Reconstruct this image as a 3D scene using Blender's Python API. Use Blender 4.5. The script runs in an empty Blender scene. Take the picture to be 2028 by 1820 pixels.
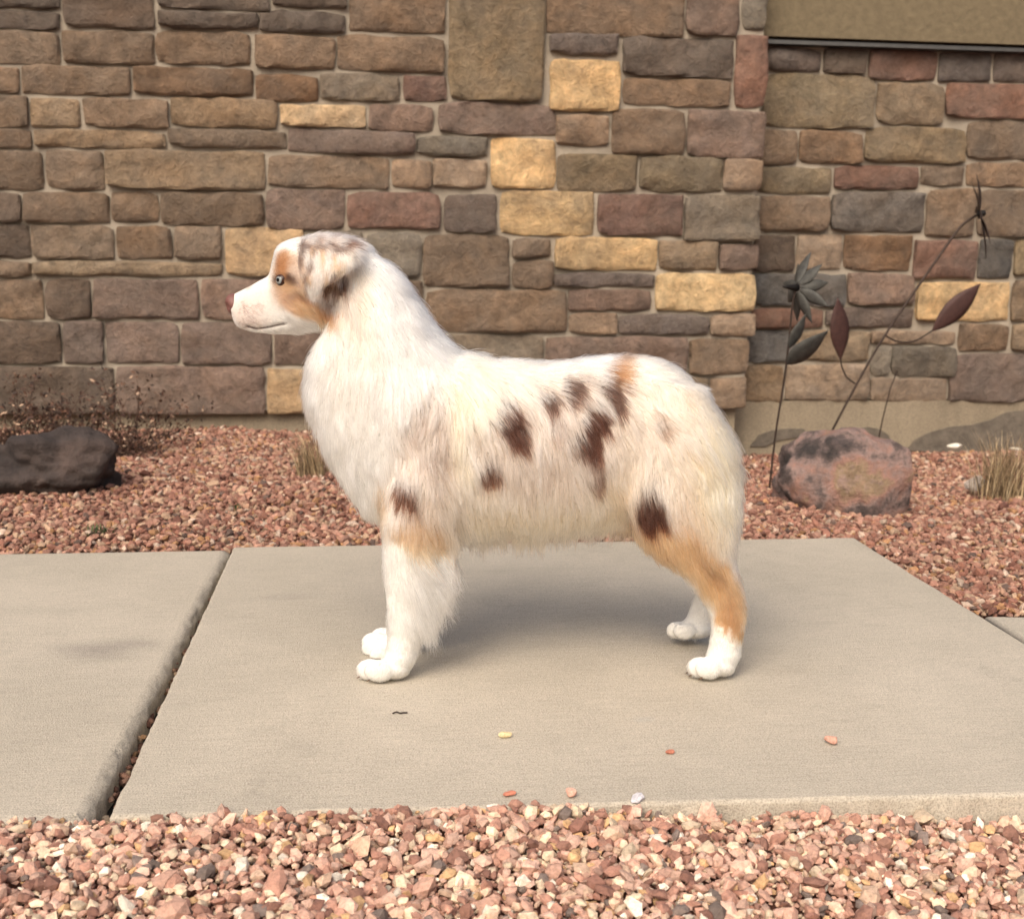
import bpy, bmesh, math, random
import numpy as np
from mathutils import Vector, Matrix, noise, kdtree

random.seed(7)
rng = np.random.default_rng(11)
sc = bpy.context.scene
COL = sc.collection
rad = math.radians

# ------------------------------------------------------------------ camera
F, CX, CY = 2500.0, 1014.0, 910.0            # focal length and centre in pixels of a 2028 wide frame
YAW, PITCH, ROLL = rad(7.0), rad(9.7), rad(0.8)
CAM = Vector((0.0, -2.0, 0.69))
RC = Matrix.Rotation(-YAW, 3, 'Z') @ Matrix.Rotation(math.pi / 2 - PITCH, 3, 'X') @ Matrix.Rotation(ROLL, 3, 'Z')
cd = bpy.data.cameras.new('camera')
cam = bpy.data.objects.new('camera', cd)
COL.objects.link(cam)
cam.matrix_world = Matrix.Translation(CAM) @ RC.to_4x4()
cd.sensor_width = 36.0
cd.lens = F / 2028.0 * 36.0
cd.clip_start, cd.clip_end = 0.05, 500.0
cd.dof.use_dof = True
cd.dof.focus_distance = 1.85
cd.dof.aperture_fstop = cd.lens * 0.001 / 0.0050
sc.camera = cam

# ------------------------------------------------------------------ sky, sun, exposure
SUN_EL, SUN_AZ = rad(44), rad(206)           # azimuth clockwise from +Y
w = bpy.data.worlds.new('World'); sc.world = w; w.use_nodes = True
nt = w.node_tree
bg = nt.nodes['Background']
sky = nt.nodes.new('ShaderNodeTexSky')
sky.sky_type = 'NISHITA'; sky.sun_disc = False
sky.sun_elevation = SUN_EL; sky.sun_rotation = SUN_AZ
sky.air_density = 1.0; sky.dust_density = 9.0; sky.ozone_density = 0.6
nt.links.new(sky.outputs[0], bg.inputs[0]); bg.inputs[1].default_value = 0.15
sd = bpy.data.lights.new('sun', 'SUN'); so = bpy.data.objects.new('sun', sd); COL.objects.link(so)
sd.energy = 1.4; sd.angle = rad(38); sd.color = (1.0, 0.93, 0.83)
sdir = Vector((math.sin(SUN_AZ) * math.cos(SUN_EL), math.cos(SUN_AZ) * math.cos(SUN_EL), math.sin(SUN_EL)))
so.rotation_euler = sdir.to_track_quat('Z', 'Y').to_euler()
sc.view_settings.view_transform = 'Standard'; sc.view_settings.look = 'None'
sc.view_settings.exposure = 0.12; sc.view_settings.gamma = 1.0
sc.render.engine = 'CYCLES'
sc.cycles.use_denoising = True
sc.cycles.max_bounces = 20; sc.cycles.transmission_bounces = 20; sc.cycles.diffuse_bounces = 4; sc.cycles.glossy_bounces = 20
sc.cycles_curves.shape = 'RIBBONS'; sc.cycles_curves.subdivisions = 2

# ------------------------------------------------------------------ helpers
def lin(c):
    return tuple((v / 255 / 12.92 if v / 255 <= 0.04045 else ((v / 255 + 0.055) / 1.055) ** 2.4) for v in c)
def ray(px, py):
    return (RC @ Vector(((px - CX) / F, -(py - CY) / F, -1.0)))
def on_z(px, py, z=0.0):
    d = ray(px, py); t = (z - CAM.z) / d.z
    return CAM + d * t
def on_y(px, py, y):
    d = ray(px, py); t = (y - CAM.y) / d.y
    return CAM + d * t
def tag(o, label=None, cat=None, group=None, kind=None):
    if label: o['label'] = label
    if cat: o['category'] = cat
    if group: o['group'] = group
    if kind: o['kind'] = kind
    return o
def link(name, me, mat=None, parent=None):
    o = bpy.data.objects.new(name, me); COL.objects.link(o)
    if mat is not None: me.materials.append(mat)
    if parent is not None: o.parent = parent
    return o
def empty(name, loc=(0, 0, 0)):
    o = bpy.data.objects.new(name, None); COL.objects.link(o); o.location = loc
    o.empty_display_size = 0.05
    return o
def mesh(name, verts, faces, smooth=False):
    me = bpy.data.meshes.new(name)
    me.from_pydata([tuple(v) for v in verts], [], faces)
    me.update()
    if smooth: me.polygons.foreach_set('use_smooth', [True] * len(me.polygons))
    return me
def npmesh(name, V, Fc, smooth=False):
    """triangle or quad mesh straight from arrays"""
    me = bpy.data.meshes.new(name); k = Fc.shape[1]
    me.vertices.add(len(V)); me.vertices.foreach_set('co', V.astype(np.float32).ravel())
    me.loops.add(Fc.size); me.loops.foreach_set('vertex_index', Fc.astype(np.int32).ravel())
    me.polygons.add(len(Fc)); me.polygons.foreach_set('loop_start', np.arange(0, Fc.size, k, dtype=np.int32))
    me.polygons.foreach_set('use_smooth', np.full(len(Fc), smooth))
    me.update(calc_edges=True)
    return me
def sstep(a, b, x):
    t = np.clip((x - a) / (b - a), 0, 1); return t * t * (3 - 2 * t)
def vnoise(P, seed=0):
    """value noise in 3D for an (n,3) array, about -1..1"""
    P = np.asarray(P, dtype=np.float64); I = np.floor(P).astype(np.int64); f = P - I; f = f * f * (3 - 2 * f)
    out = np.zeros(len(P))
    for dx in (0, 1):
        for dy in (0, 1):
            for dz in (0, 1):
                h = ((I[:, 0] + dx) * 374761393 + (I[:, 1] + dy) * 668265263 + (I[:, 2] + dz) * 2147483647 + seed * 1274126177) & 0xffffffff
                h = ((h ^ (h >> 13)) * 1274126177) & 0xffffffff
                h = ((h ^ (h >> 16)) * 2246822519) & 0xffffffff
                v = ((h ^ (h >> 15)) & 0xffff) / 32767.5 - 1
                wt = (f[:, 0] if dx else 1 - f[:, 0]) * (f[:, 1] if dy else 1 - f[:, 1]) * (f[:, 2] if dz else 1 - f[:, 2])
                out += v * wt
    return out

# ------------------------------------------------------------------ materials
class NT:
    def __init__(s, name):
        s.m = bpy.data.materials.new(name); s.m.use_nodes = True; s.t = s.m.node_tree
        s.b = s.t.nodes['Principled BSDF']; s.tc = s.t.nodes.new('ShaderNodeTexCoord')
    def n(s, typ, **kw):
        x = s.t.nodes.new(typ)
        for k, v in kw.items(): setattr(x, k, v)
        return x
    def l(s, a, b): s.t.links.new(a, b)
    def noise(s, scale, detail=4, rough=0.6, coord='Object', vec=None):
        x = s.n('ShaderNodeTexNoise'); x.inputs['Scale'].default_value = scale
        x.inputs['Detail'].default_value = detail; x.inputs['Roughness'].default_value = rough
        s.l(vec if vec is not None else s.tc.outputs[coord], x.inputs['Vector']); return x
    def ramp(s, fac, stops):
        x = s.n('ShaderNodeValToRGB'); e = x.color_ramp.elements
        while len(e) < len(stops): e.new(0.5)
        for i, (p, c) in enumerate(stops):
            e[i].position = p; e[i].color = (*c, 1)
        s.l(fac, x.inputs[0]); return x
    def mix(s, fac, a, b, mode='MIX'):
        x = s.n('ShaderNodeMix'); x.data_type = 'RGBA'; x.blend_type = mode
        for v, i in ((fac, 0), (a, 6), (b, 7)):
            if hasattr(v, 'type') and hasattr(v, 'is_linked'): s.l(v, x.inputs[i])
            elif i == 0: x.inputs[0].default_value = v
            else: x.inputs[i].default_value = (*v, 1) if len(v) == 3 else v
        return x.outputs[2]
    def bump(s, h, strength=0.5, dist=0.01, normal=None):
        x = s.n('ShaderNodeBump'); x.inputs['Strength'].default_value = strength; x.inputs['Distance'].default_value = dist
        s.l(h, x.inputs['Height'])
        if normal is not None: s.l(normal, x.inputs['Normal'])
        return x.outputs[0]

def g(v): return (v, v, v)

def stone_material():
    a = NT('stone veneer'); oi = a.n('ShaderNodeObjectInfo')
    off = a.n('ShaderNodeVectorMath', operation='ADD')
    sc_ = a.n('ShaderNodeVectorMath', operation='SCALE'); sc_.inputs[3].default_value = 37.0
    cmb = a.n('ShaderNodeCombineXYZ')
    for i in range(3): a.l(oi.outputs['Random'], cmb.inputs[i])
    a.l(cmb.outputs[0], sc_.inputs[0]); a.l(a.tc.outputs['Object'], off.inputs[0]); a.l(sc_.outputs[0], off.inputs[1])
    v = off.outputs[0]
    n1 = a.noise(8, 6, 0.65, vec=v); n2 = a.noise(26, 8, 0.72, vec=v); n3 = a.noise(150, 4, 0.65, vec=v)
    n1.inputs['Distortion'].default_value = 0.5; n2.inputs['Distortion'].default_value = 0.25
    tone = a.ramp(n1.outputs[0], [(0.28, g(0.66)), (0.5, g(1.0)), (0.72, g(1.28))])
    c = a.mix(1.0, oi.outputs['Color'], tone.outputs[0], 'MULTIPLY')
    stain = a.ramp(n1.outputs[1], [(0.42, g(0)), (0.62, g(1))])
    rust = a.mix(1.0, oi.outputs['Color'], (1.10, 0.96, 0.80), 'MULTIPLY')
    st2 = a.n('ShaderNodeMath', operation='MULTIPLY'); a.l(stain.outputs[0], st2.inputs[0]); st2.inputs[1].default_value = 0.55
    c = a.mix(st2.outputs[0], c, rust)
    fine = a.ramp(n2.outputs[0], [(0.3, g(0.52)), (0.5, g(1.0)), (0.7, g(1.42))])
    c = a.mix(0.85, c, fine.outputs[0], 'MULTIPLY')
    n5 = a.noise(5, 4, 0.6, vec=v); mv = a.ramp(n5.outputs[0], [(0.45, g(0)), (0.62, g(0.3))])
    c = a.mix(mv.outputs[0], c, lin((118, 108, 98)))
    a.l(c, a.b.inputs['Base Color']); a.b.inputs['Roughness'].default_value = 0.9
    b1 = a.bump(n2.outputs[0], 1.0, 0.026); b2 = a.bump(n3.outputs[0], 0.8, 0.005, b1)
    a.l(b2, a.b.inputs['Normal'])
    return a.m
def mortar_material():
    a = NT('mortar'); n1 = a.noise(6, 4); n2 = a.noise(90, 4)
    c = a.ramp(n1.outputs[0], [(0.3, lin((138, 129, 116))), (0.7, lin((168, 158, 143)))])
    a.l(c.outputs[0], a.b.inputs['Base Color']); a.b.inputs['Roughness'].default_value = 0.95
    a.l(a.bump(n2.outputs[0], 0.7, 0.006), a.b.inputs['Normal']); return a.m
def concrete_material(name, lo, hi, stains=()):
    a = NT(name); n1 = a.noise(1.6, 5, 0.6); n2 = a.noise(14, 6, 0.65); n3 = a.noise(420, 2, 0.5)
    c = a.ramp(n1.outputs[0], [(0.3, lo), (0.72, hi)])
    m2 = a.ramp(n2.outputs[0], [(0.25, g(0.93)), (0.55, g(1.0)), (0.8, g(1.04))])
    col = a.mix(1.0, c.outputs[0], m2.outputs[0], 'MULTIPLY')
    m3 = a.ramp(n3.outputs[0], [(0.28, g(0.55)), (0.5, g(1.0)), (0.75, g(1.3))])
    col = a.mix(0.8, col, m3.outputs[0], 'MULTIPLY')
    n6 = a.noise(130, 4, 0.7); m6 = a.ramp(n6.outputs[0], [(0.3, g(0.86)), (0.5, g(1.0)), (0.7, g(1.1))]); col = a.mix(1.0, col, m6.outputs[0], 'MULTIPLY')
    n7 = a.noise(4.5, 6, 0.75); m7 = a.ramp(n7.outputs[0], [(0.30, g(0.86)), (0.42, g(1.0))]); col = a.mix(1.0, col, m7.outputs[0], 'MULTIPLY')
    # broom strokes, fine lines across the walking direction
    mp = a.n('ShaderNodeMapping'); mp.inputs['Scale'].default_value = (12, 380, 1); a.l(a.tc.outputs['Object'], mp.inputs['Vector'])
    n4 = a.noise(1, 3, 0.6, vec=mp.outputs[0])
    m4 = a.ramp(n4.outputs[0], [(0.3, g(0.88)), (0.6, g(1.05))]); col = a.mix(1.0, col, m4.outputs[0], 'MULTIPLY')
    # old stains, each with its own place and outline
    for (sx, sy, rx, ry, an, scol, amt) in stains:
        ma = a.n('ShaderNodeMapping'); ma.vector_type = 'TEXTURE'; ma.inputs['Location'].default_value = (sx, sy, 0); ma.inputs['Rotation'].default_value = (0, 0, an); ma.inputs['Scale'].default_value = (rx, ry, 1)
        a.l(a.tc.outputs['Object'], ma.inputs['Vector'])
        sx_ = a.n('ShaderNodeSeparateXYZ'); a.l(ma.outputs[0], sx_.inputs[0]); cx_ = a.n('ShaderNodeCombineXYZ'); a.l(sx_.outputs[0], cx_.inputs[0]); a.l(sx_.outputs[1], cx_.inputs[1])
        le = a.n('ShaderNodeVectorMath', operation='LENGTH'); a.l(cx_.outputs[0], le.inputs[0])
        ad = a.n('ShaderNodeMath', operation='MULTIPLY_ADD'); nz = a.noise(1.0 / rx * 0.9, 5, 0.65); a.l(nz.outputs[0], ad.inputs[0]); ad.inputs[1].default_value = 0.9; a.l(le.outputs['Value'], ad.inputs[2])
        rm = a.ramp(ad.outputs[0], [(0.45, g(amt)), (1.0, g(0))])
        rm.color_ramp.interpolation = 'EASE'
        col = a.mix(rm.outputs[0], col, scol, 'MULTIPLY')
    # small dark pits
    vo = a.n('ShaderNodeTexVoronoi'); vo.inputs['Scale'].default_value = 70; a.l(a.tc.outputs['Object'], vo.inputs['Vector'])
    pit = a.ramp(vo.outputs['Distance'], [(0.0, g(0.0)), (0.05, g(0.0)), (0.075, g(1.0))])
    sel = a.noise(31, 1, 0.5); selr = a.ramp(sel.outputs[0], [(0.60, g(1.0)), (0.66, g(0.0))])
    pm = a.n('ShaderNodeMath', operation='MAXIMUM'); a.l(pit.outputs[0], pm.inputs[0]); a.l(selr.outputs[0], pm.inputs[1])
    dk = a.ramp(pm.outputs[0], [(0, g(0.45)), (1, g(1.0))])
    col = a.mix(1.0, col, dk.outputs[0], 'MULTIPLY')
    a.l(col, a.b.inputs['Base Color']); a.b.inputs['Roughness'].default_value = 0.88
    b1 = a.bump(n4.outputs[0], 0.5, 0.002); b2 = a.bump(n3.outputs[0], 0.7, 0.002, b1)
    a.l(b2, a.b.inputs['Normal']); return a.m
def attr_material(name, attr, rough=0.85, nscale=60, bump=0.4, amount=0.6):
    a = NT(name); at = a.n('ShaderNodeAttribute'); at.attribute_name = attr
    n1 = a.noise(nscale, 5, 0.7); n2 = a.noise(nscale * 4, 3)
    r = a.ramp(n1.outputs[0], [(0.3, g(0.62)), (0.5, g(1.0)), (0.7, g(1.25))])
    c = a.mix(amount, at.outputs['Color'], r.outputs[0], 'MULTIPLY')
    a.l(c, a.b.inputs['Base Color']); a.b.inputs['Roughness'].default_value = rough
    a.l(a.bump(n2.outputs[0], bump, 0.002), a.b.inputs['Normal']); return a.m
def plain(name, col, rough=0.6, metal=0.0, nscale=25, lo=0.75, hi=1.2, bump=0.2, bd=0.003):
    a = NT(name); n1 = a.noise(nscale, 5, 0.65)
    r = a.ramp(n1.outputs[0], [(0.3, g(lo)), (0.7, g(hi))])
    a.l(a.mix(1.0, col, r.outputs[0], 'MULTIPLY'), a.b.inputs['Base Color'])
    a.b.inputs['Roughness'].default_value = rough; a.b.inputs['Metallic'].default_value = metal
    if bump: a.l(a.bump(n1.outputs[0], bump, bd), a.b.inputs['Normal'])
    return a.m

M = {}
M['stone'] = stone_material(); M['mortar'] = mortar_material()
def _st(px, py): q = on_z(px, py); return q.x, q.y
STAINS = [(*_st(195, 1280), 0.27, 0.17, 0.1, (0.68, 0.68, 0.70), 0.95), (*_st(560, 1182), 0.22, 0.07, 0.05, (0.86, 0.86, 0.87), 0.8), (*_st(1275, 1424), 0.045, 0.028, 0.2, (0.94, 0.97, 1.03), 0.9),
          (*_st(90, 1205), 0.3, 0.1, 0.0, (0.9, 0.9, 0.9), 0.8), (*_st(1560, 1330), 0.2, 0.07, 0.1, (0.92, 0.91, 0.9), 0.8), (*_st(1000, 1130), 0.35, 0.06, 0.05, (0.93, 0.93, 0.92), 0.8)]
M['slab'] = concrete_material('sidewalk concrete', lin((170, 162, 147)), lin((188, 179, 164)), STAINS)
M['footing'] = concrete_material('footing concrete', lin((128, 116, 98)), lin((152, 140, 120)))
M['gravel'] = attr_material('crushed stone', 'stone_colour', 0.85, 190, 0.7, 1.0)
M['soil'] = plain('dusty soil', lin((112, 74, 60)), 0.95, 0, 60, 0.6, 1.2, 0.6, 0.01)
M['stucco'] = plain('tan stucco', lin((110, 99, 78)), 0.95, 0, 40, 0.8, 1.15, 0.7, 0.006)
M['flashing'] = plain('grey flashing', lin((112, 112, 110)), 0.45, 0.8, 20, 0.8, 1.1, 0.05)
M['joint'] = plain('dark joint', lin((26, 21, 18)), 1.0, 0, 80, 0.5, 1.4, 0.8, 0.01)
M['rust'] = plain('brown painted metal', lin((68, 44, 40)), 0.65, 0.2, 50, 0.7, 1.25, 0.15, 0.001)
M['iron'] = plain('dark iron', lin((60, 48, 42)), 0.55, 0.5, 60, 0.7, 1.3, 0.1, 0.001)
M['zinc'] = plain('weathered grey metal', lin((78, 78, 75)), 0.7, 0.4, 45, 0.6, 1.3, 0.2, 0.001)
M['black'] = plain('black metal', lin((22, 18, 16)), 0.6, 0.3, 40, 0.8, 1.2, 0.05)
M['straw'] = attr_material('dry grass', 'blade_colour', 0.8, 30, 0.1, 0.3)

# ------------------------------------------------------------------ stone wall
WY = 2.70            # front plane of the projecting wall's mortar
RECESS = 0.17
WY2 = WY + RECESS
S = 1 / 1.1326       # source pixels to the 2028 wide frame

PAL = {  # how the stones look in even light
 'b': (124, 107, 90), 't': (138, 121, 100), 'm': (124, 107, 97), 'r': (124, 97, 85), 'p': (106, 97, 92), 'd': (98, 86, 76),
 'g': (124, 116, 104), 'y': (202, 174, 132), 'o': (128, 114, 92), 'k': (152, 133, 114), 's': (100, 96, 92), 'u': (124, 101, 80), 'Y': (190, 164, 130),
}
left = """
1230 -60 1537 78 b|1543 -60 1662 76 m|1672 -60 1724 66 g|1009 -60 1222 224 o|1237 77 1387 120 p|1236 133 1392 247 y|1400 84 1648 170 d|1403 177 1640 236 b|1654 78 1724 240 r
985 232 1248 300 m|1252 258 1367 325 k|1377 245 1537 345 b|1545 247 1718 353 m
1102 311 1247 423 y|1253 347 1431 428 o|1440 352 1622 428 o|1627 358 1712 426 k
1124 429 1332 528 y|1344 436 1535 528 r|1540 438 1706 540 g|998 436 1114 519 p|598 425 772 515 m|780 432 988 512 r
950 528 1143 643 b|1153 536 1237 578 b|1151 584 1241 647 b|1248 534 1476 607 y|1481 540 1610 605 t|1617 549 1704 605 m|822 522 944 622 g
1246 614 1468 643 p|1474 614 1698 698 y|1279 650 1462 698 m|957 651 1272 744 b|1279 704 1384 748 k|1392 708 1591 750 p|1598 706 1696 754 k
985 752 1218 842 g|1225 757 1541 842 m|1550 762 1682 840 b|1440 848 1590 916 t|1598 848 1676 916 k
608 -60 776 14 d|583 26 772 71 d|783 -60 999 69 b|570 79 750 152 b|757 80 997 158 b|574 166 711 226 u|720 166 898 224 g|907 169 1001 224 r
628 235 818 283 Y|828 235 971 293 m|648 293 930 343 m|937 307 1094 349 g|600 350 872 420 b|880 357 968 421 k|973 357 1092 421 k
-40 -60 128 14 d|138 -60 340 60 d|352 -60 600 18 d|-40 22 128 62 d|352 26 575 62 d
-40 70 128 140 b|138 70 342 140 b|350 70 560 142 b|-60 148 38 206 b|46 148 288 210 b|298 150 566 212 u
-60 214 58 282 b|66 220 176 284 t|184 222 374 284 b|382 222 620 284 t
-60 290 66 330 b|74 292 366 330 t|376 292 640 330 b|-60 338 92 424 b|100 338 228 424 b|236 338 592 424 t
-60 432 42 496 d|50 432 242 498 b|250 432 352 498 b|360 432 590 505 b
-60 504 62 578 d|70 506 252 580 b|260 508 382 580 b|390 508 494 580 b|506 512 680 618 Y|690 520 814 620 g
-60 586 64 620 b|72 588 494 618 t|-60 628 92 715 b|100 628 200 715 d|208 628 442 715 m|452 628 596 715 m|604 628 780 715 m|788 630 948 742 b
-60 722 132 815 d|140 722 228 815 m|236 724 398 815 m|406 724 608 818 m|616 724 760 818 m|768 750 976 842 m
-60 824 252 930 d|262 824 592 930 m|600 830 692 930 Y|700 828 900 926 m|908 850 1120 922 t|1128 850 1300 918 m|1308 850 1432 916 b
"""
right = """
1720 110 1845 160 p|1853 110 1947 162 d|1956 112 2106 178 r|2113 118 2230 182 p|2238 118 2360 182 p
1718 166 1964 285 o|1972 186 2120 278 t|2128 188 2360 264 r
1710 290 1792 368 b|1799 294 1938 365 u|1946 286 2168 364 o|2176 272 2360 356 b
1704 376 1868 433 o|1876 373 2065 424 r|2072 373 2166 415 b|2175 366 2360 418 b
1700 441 1862 517 b|1870 432 2076 520 s|2083 424 2192 530 b|2200 427 2360 530 b
1694 528 1786 608 d|1793 526 1891 604 k|1898 528 2048 606 u|2056 540 2195 625 r|2202 538 2276 625 s|2284 540 2360 618 o
1690 615 1900 686 s|1907 614 2054 684 m|2062 633 2268 720 y|2276 628 2360 720 t
1688 694 1850 736 r|1857 693 2052 735 p|1682 743 1788 812 s|1795 744 1952 810 t|1960 744 2148 772 k|2157 728 2268 788 b|2276 728 2360 788 t
1959 779 2000 842 g|2007 780 2150 846 g|1676 820 1760 904 t|1767 818 1950 900 k|1958 850 2128 904 k|2136 796 2360 900 m
"""
def parse(txt):
    out = []
    for ln in txt.strip().splitlines():
        for it in ln.split('|'):
            p = it.split(); out.append((*[float(q) for q in p[:4]], p[4]))
    return out

def stone_mesh(wd, ht, dep, seed):
    """rough-faced block: front is local -Y, back on local y = 0"""
    nx = max(5, min(10, int(wd / 0.028))); nz = max(4, min(7, int(ht / 0.022)))
    r = random.Random(seed); V = []; Fc = []; off = Vector((r.uniform(0, 90), r.uniform(0, 90), r.uniform(0, 90)))
    cut = [r.choice((0.003, 0.004, 0.006, 0.010, 0.016)) for _ in range(4)]
    ex, ez = 1 - 0.016 / wd, 1 - 0.016 / ht
    ss = [-1] + [ex * (2 * i / (nx - 2) - 1) for i in range(nx - 1)] + [1]
    ts = [-1] + [ez * (2 * i / (nz - 2) - 1) for i in range(nz - 1)] + [1]
    tilt = (r.uniform(-.05, .05), r.uniform(-.08, .08))
    def pt(s, t):
        x, z = s * wd / 2, t * ht / 2
        k = (abs(s) ** 9) * (abs(t) ** 9); q = cut[(s > 0) * 2 + (t > 0)]
        x -= math.copysign(k * q, s); z -= math.copysign(k * q * 0.8, t)
        n = noise.noise_vector(Vector((x * 14, z * 14, 3.3)) + off); n2 = noise.noise_vector(Vector((x * 45, z * 45, 7.3)) + off)
        return x + n.x * 0.006 + n2.x * 0.003, z + n.y * 0.006 + n2.y * 0.003
    for j, t in enumerate(ts):
        for i, s in enumerate(ss):
            x, z = pt(s, t)
            rim = i in (0, nx) or j in (0, nz)
            h = noise.fractal(Vector((x * 13, z * 18, 0)) + off, 0.9, 2.1, 4) * 0.012
            f2 = (abs(noise.noise(Vector((x * 7, z * 9, 9)) + off)) - 0.25) * 0.030
            d = dep + h + f2 + x * tilt[0] + z * tilt[1]
            if rim: d = max(0.006, d - r.uniform(0.003, 0.009))
            V.append((x, -max(d, 0.009 if not rim else 0.005), z))
    for j in range(nz):
        for i in range(nx):
            a = j * (nx + 1) + i; Fc.append((a, a + 1, a + nx + 2, a + nx + 1))
    nf = len(Fc)
    ring = [i for i in range(nx + 1)] + [j * (nx + 1) + nx for j in range(1, nz + 1)] + [nz * (nx + 1) + i for i in range(nx - 1, -1, -1)] + [j * (nx + 1) for j in range(nz - 1, 0, -1)]
    b0 = len(V)
    for k in ring: V.append((V[k][0], 0.0, V[k][2]))
    L = len(ring)
    for k in range(L):
        Fc.append((ring[k], b0 + k, b0 + (k + 1) % L, ring[(k + 1) % L]))
    me = mesh('stone', V, Fc, False); me.materials.append(M['stone'])
    inner = [(0 < i < nx - 1 and 0 < j < nz - 1) for j in range(nz) for i in range(nx)]
    me.polygons.foreach_set('use_smooth', inner + [False] * (len(Fc) - nf))
    return me

def build_stones(lst, wall, wy, seed0):
    for i, (x0, y0, x1, y1, c) in enumerate(lst):
        r = random.Random(seed0 + i)
        a = on_y(x0 * S, (y0 + y1) / 2 * S, wy - 0.03); b = on_y(x1 * S, (y0 + y1) / 2 * S, wy - 0.03)
        t = on_y((x0 + x1) / 2 * S, y0 * S, wy - 0.03); q = on_y((x0 + x1) / 2 * S, y1 * S, wy - 0.03)
        wd, ht = b.x - a.x + 0.004, t.z - q.z + 0.003
        me = stone_mesh(wd, ht, r.uniform(0.013, 0.026), seed0 * 100 + i)
        o = link('stone', me, None, wall)
        o.location = ((a.x + b.x) / 2, wy, (t.z + q.z) / 2)
        base = lin(PAL[c]); k = r.uniform(0.90, 1.26); h = r.uniform(-0.05, 0.05)
        o.color = (base[0] * k * (1 + h), base[1] * k, base[2] * k * (1 - h), 1)

def box(x0, x1, y0, y1, z0, z1):
    V = [(x, y, z) for x in (x0, x1) for y in (y0, y1) for z in (z0, z1)]
    return V, [(0, 1, 3, 2), (4, 6, 7, 5), (0, 4, 5, 1), (2, 3, 7, 6), (0, 2, 6, 4), (1, 5, 7, 3)]

corner = on_y(1500, 480, WY).x + 0.0
ztop = on_y(1014, -120, WY).z
zbot = on_y(1014, 818, WY).z
xl = on_y(-1000, 480, WY).x
wall_l = tag(empty('stone_wall', (0, 0, 0)), 'long stone veneer wall of brown, mauve and gold blocks behind the dog', 'wall', 'stone veneer walls', 'thing')
mbv, mbf = box(xl, corner, WY, WY + RECESS - 0.003, zbot + 0.012, ztop)
xb_, xt_ = on_y(1672 * S, 900 * S, WY).x - 0.010, on_y(1722 * S, 20 * S, WY).x - 0.010
mbv = [((xb_ if z < 0.5 else xt_ + (xt_ - xb_) * 0.12) if x == corner else x, y, z) for x, y, z in mbv]
link('mortar_bed', mesh('mortar_bed', mbv, mbf), M['mortar'], wall_l)
link('footing', mesh('footing', *box(xl, xb_ - 0.02, WY + 0.03, WY + 0.16, -0.3, zbot + 0.010)), M['footing'], wall_l)
L = parse(left)
# courses beyond the frame, so the wall does not stop at the picture's edge
for (y0, y1) in [(-60, 14), (22, 140), (148, 206), (214, 282), (290, 424), (432, 496), (504, 578), (586, 715), (722, 815), (824, 930)]:
    x = -66
    while x > -1080:
        w_ = random.uniform(110, 240); L.append((x - w_, y0, x - 8, y1, random.choice('bdmtb'))); x -= w_
x = -1080
while x < 1700:
    w_ = random.uniform(110, 250); L.append((x, -140, min(x + w_ - 8, 1722), -68, random.choice('bdmtbo'))); x += w_
build_stones(L, wall_l, WY, 100)

wall_r = tag(empty('stone_wall', (0, 0, 0)), 'recessed stone veneer wall with concrete footing behind the metal garden flowers', 'wall', 'stone veneer walls', 'thing')
xr = on_y(2330, 480, WY2).x
zb2 = on_y(1750, 796, WY2).z
ztb = on_y(1776, 96, WY2).z
link('mortar_bed', mesh('mortar_bed', *box(corner - 0.12, xr, WY2, WY2 + 0.12, zb2 + 0.012, ztop)), M['mortar'], wall_r)
link('footing', mesh('footing', *box(corner - 0.12, xr, WY2 - 0.012, WY2 + 0.13, -0.35, zb2 + 0.006)), M['footing'], wall_r)
R = parse(right)
for (y0, y1) in [(118, 182), (190, 264), (272, 356), (366, 418), (427, 530), (540, 620), (628, 720), (728, 788), (796, 900)]:
    x = 2368
    while x < 2620:
        w_ = random.uniform(110, 220); R.append((x, y0, x + w_ - 8, y1, random.choice('bdmtb'))); x += w_
build_stones(R, wall_r, WY2, 500)
# stucco band over the recessed wall, with a metal strip under it
zs0 = on_y(1776, 82, WY2 - 0.06).z
link('stucco_band', mesh('stucco_band', *box(corner + 0.006, xr, WY2 - 0.075, WY2 - 0.001, zs0, ztop)), M['stucco'], wall_r)
link('metal_strip', mesh('metal_strip', *box(corner + 0.006, xr, WY2 - 0.062, WY2 - 0.001, zs0 - 0.024, zs0 - 0.010)), M['flashing'], wall_r)

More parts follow.
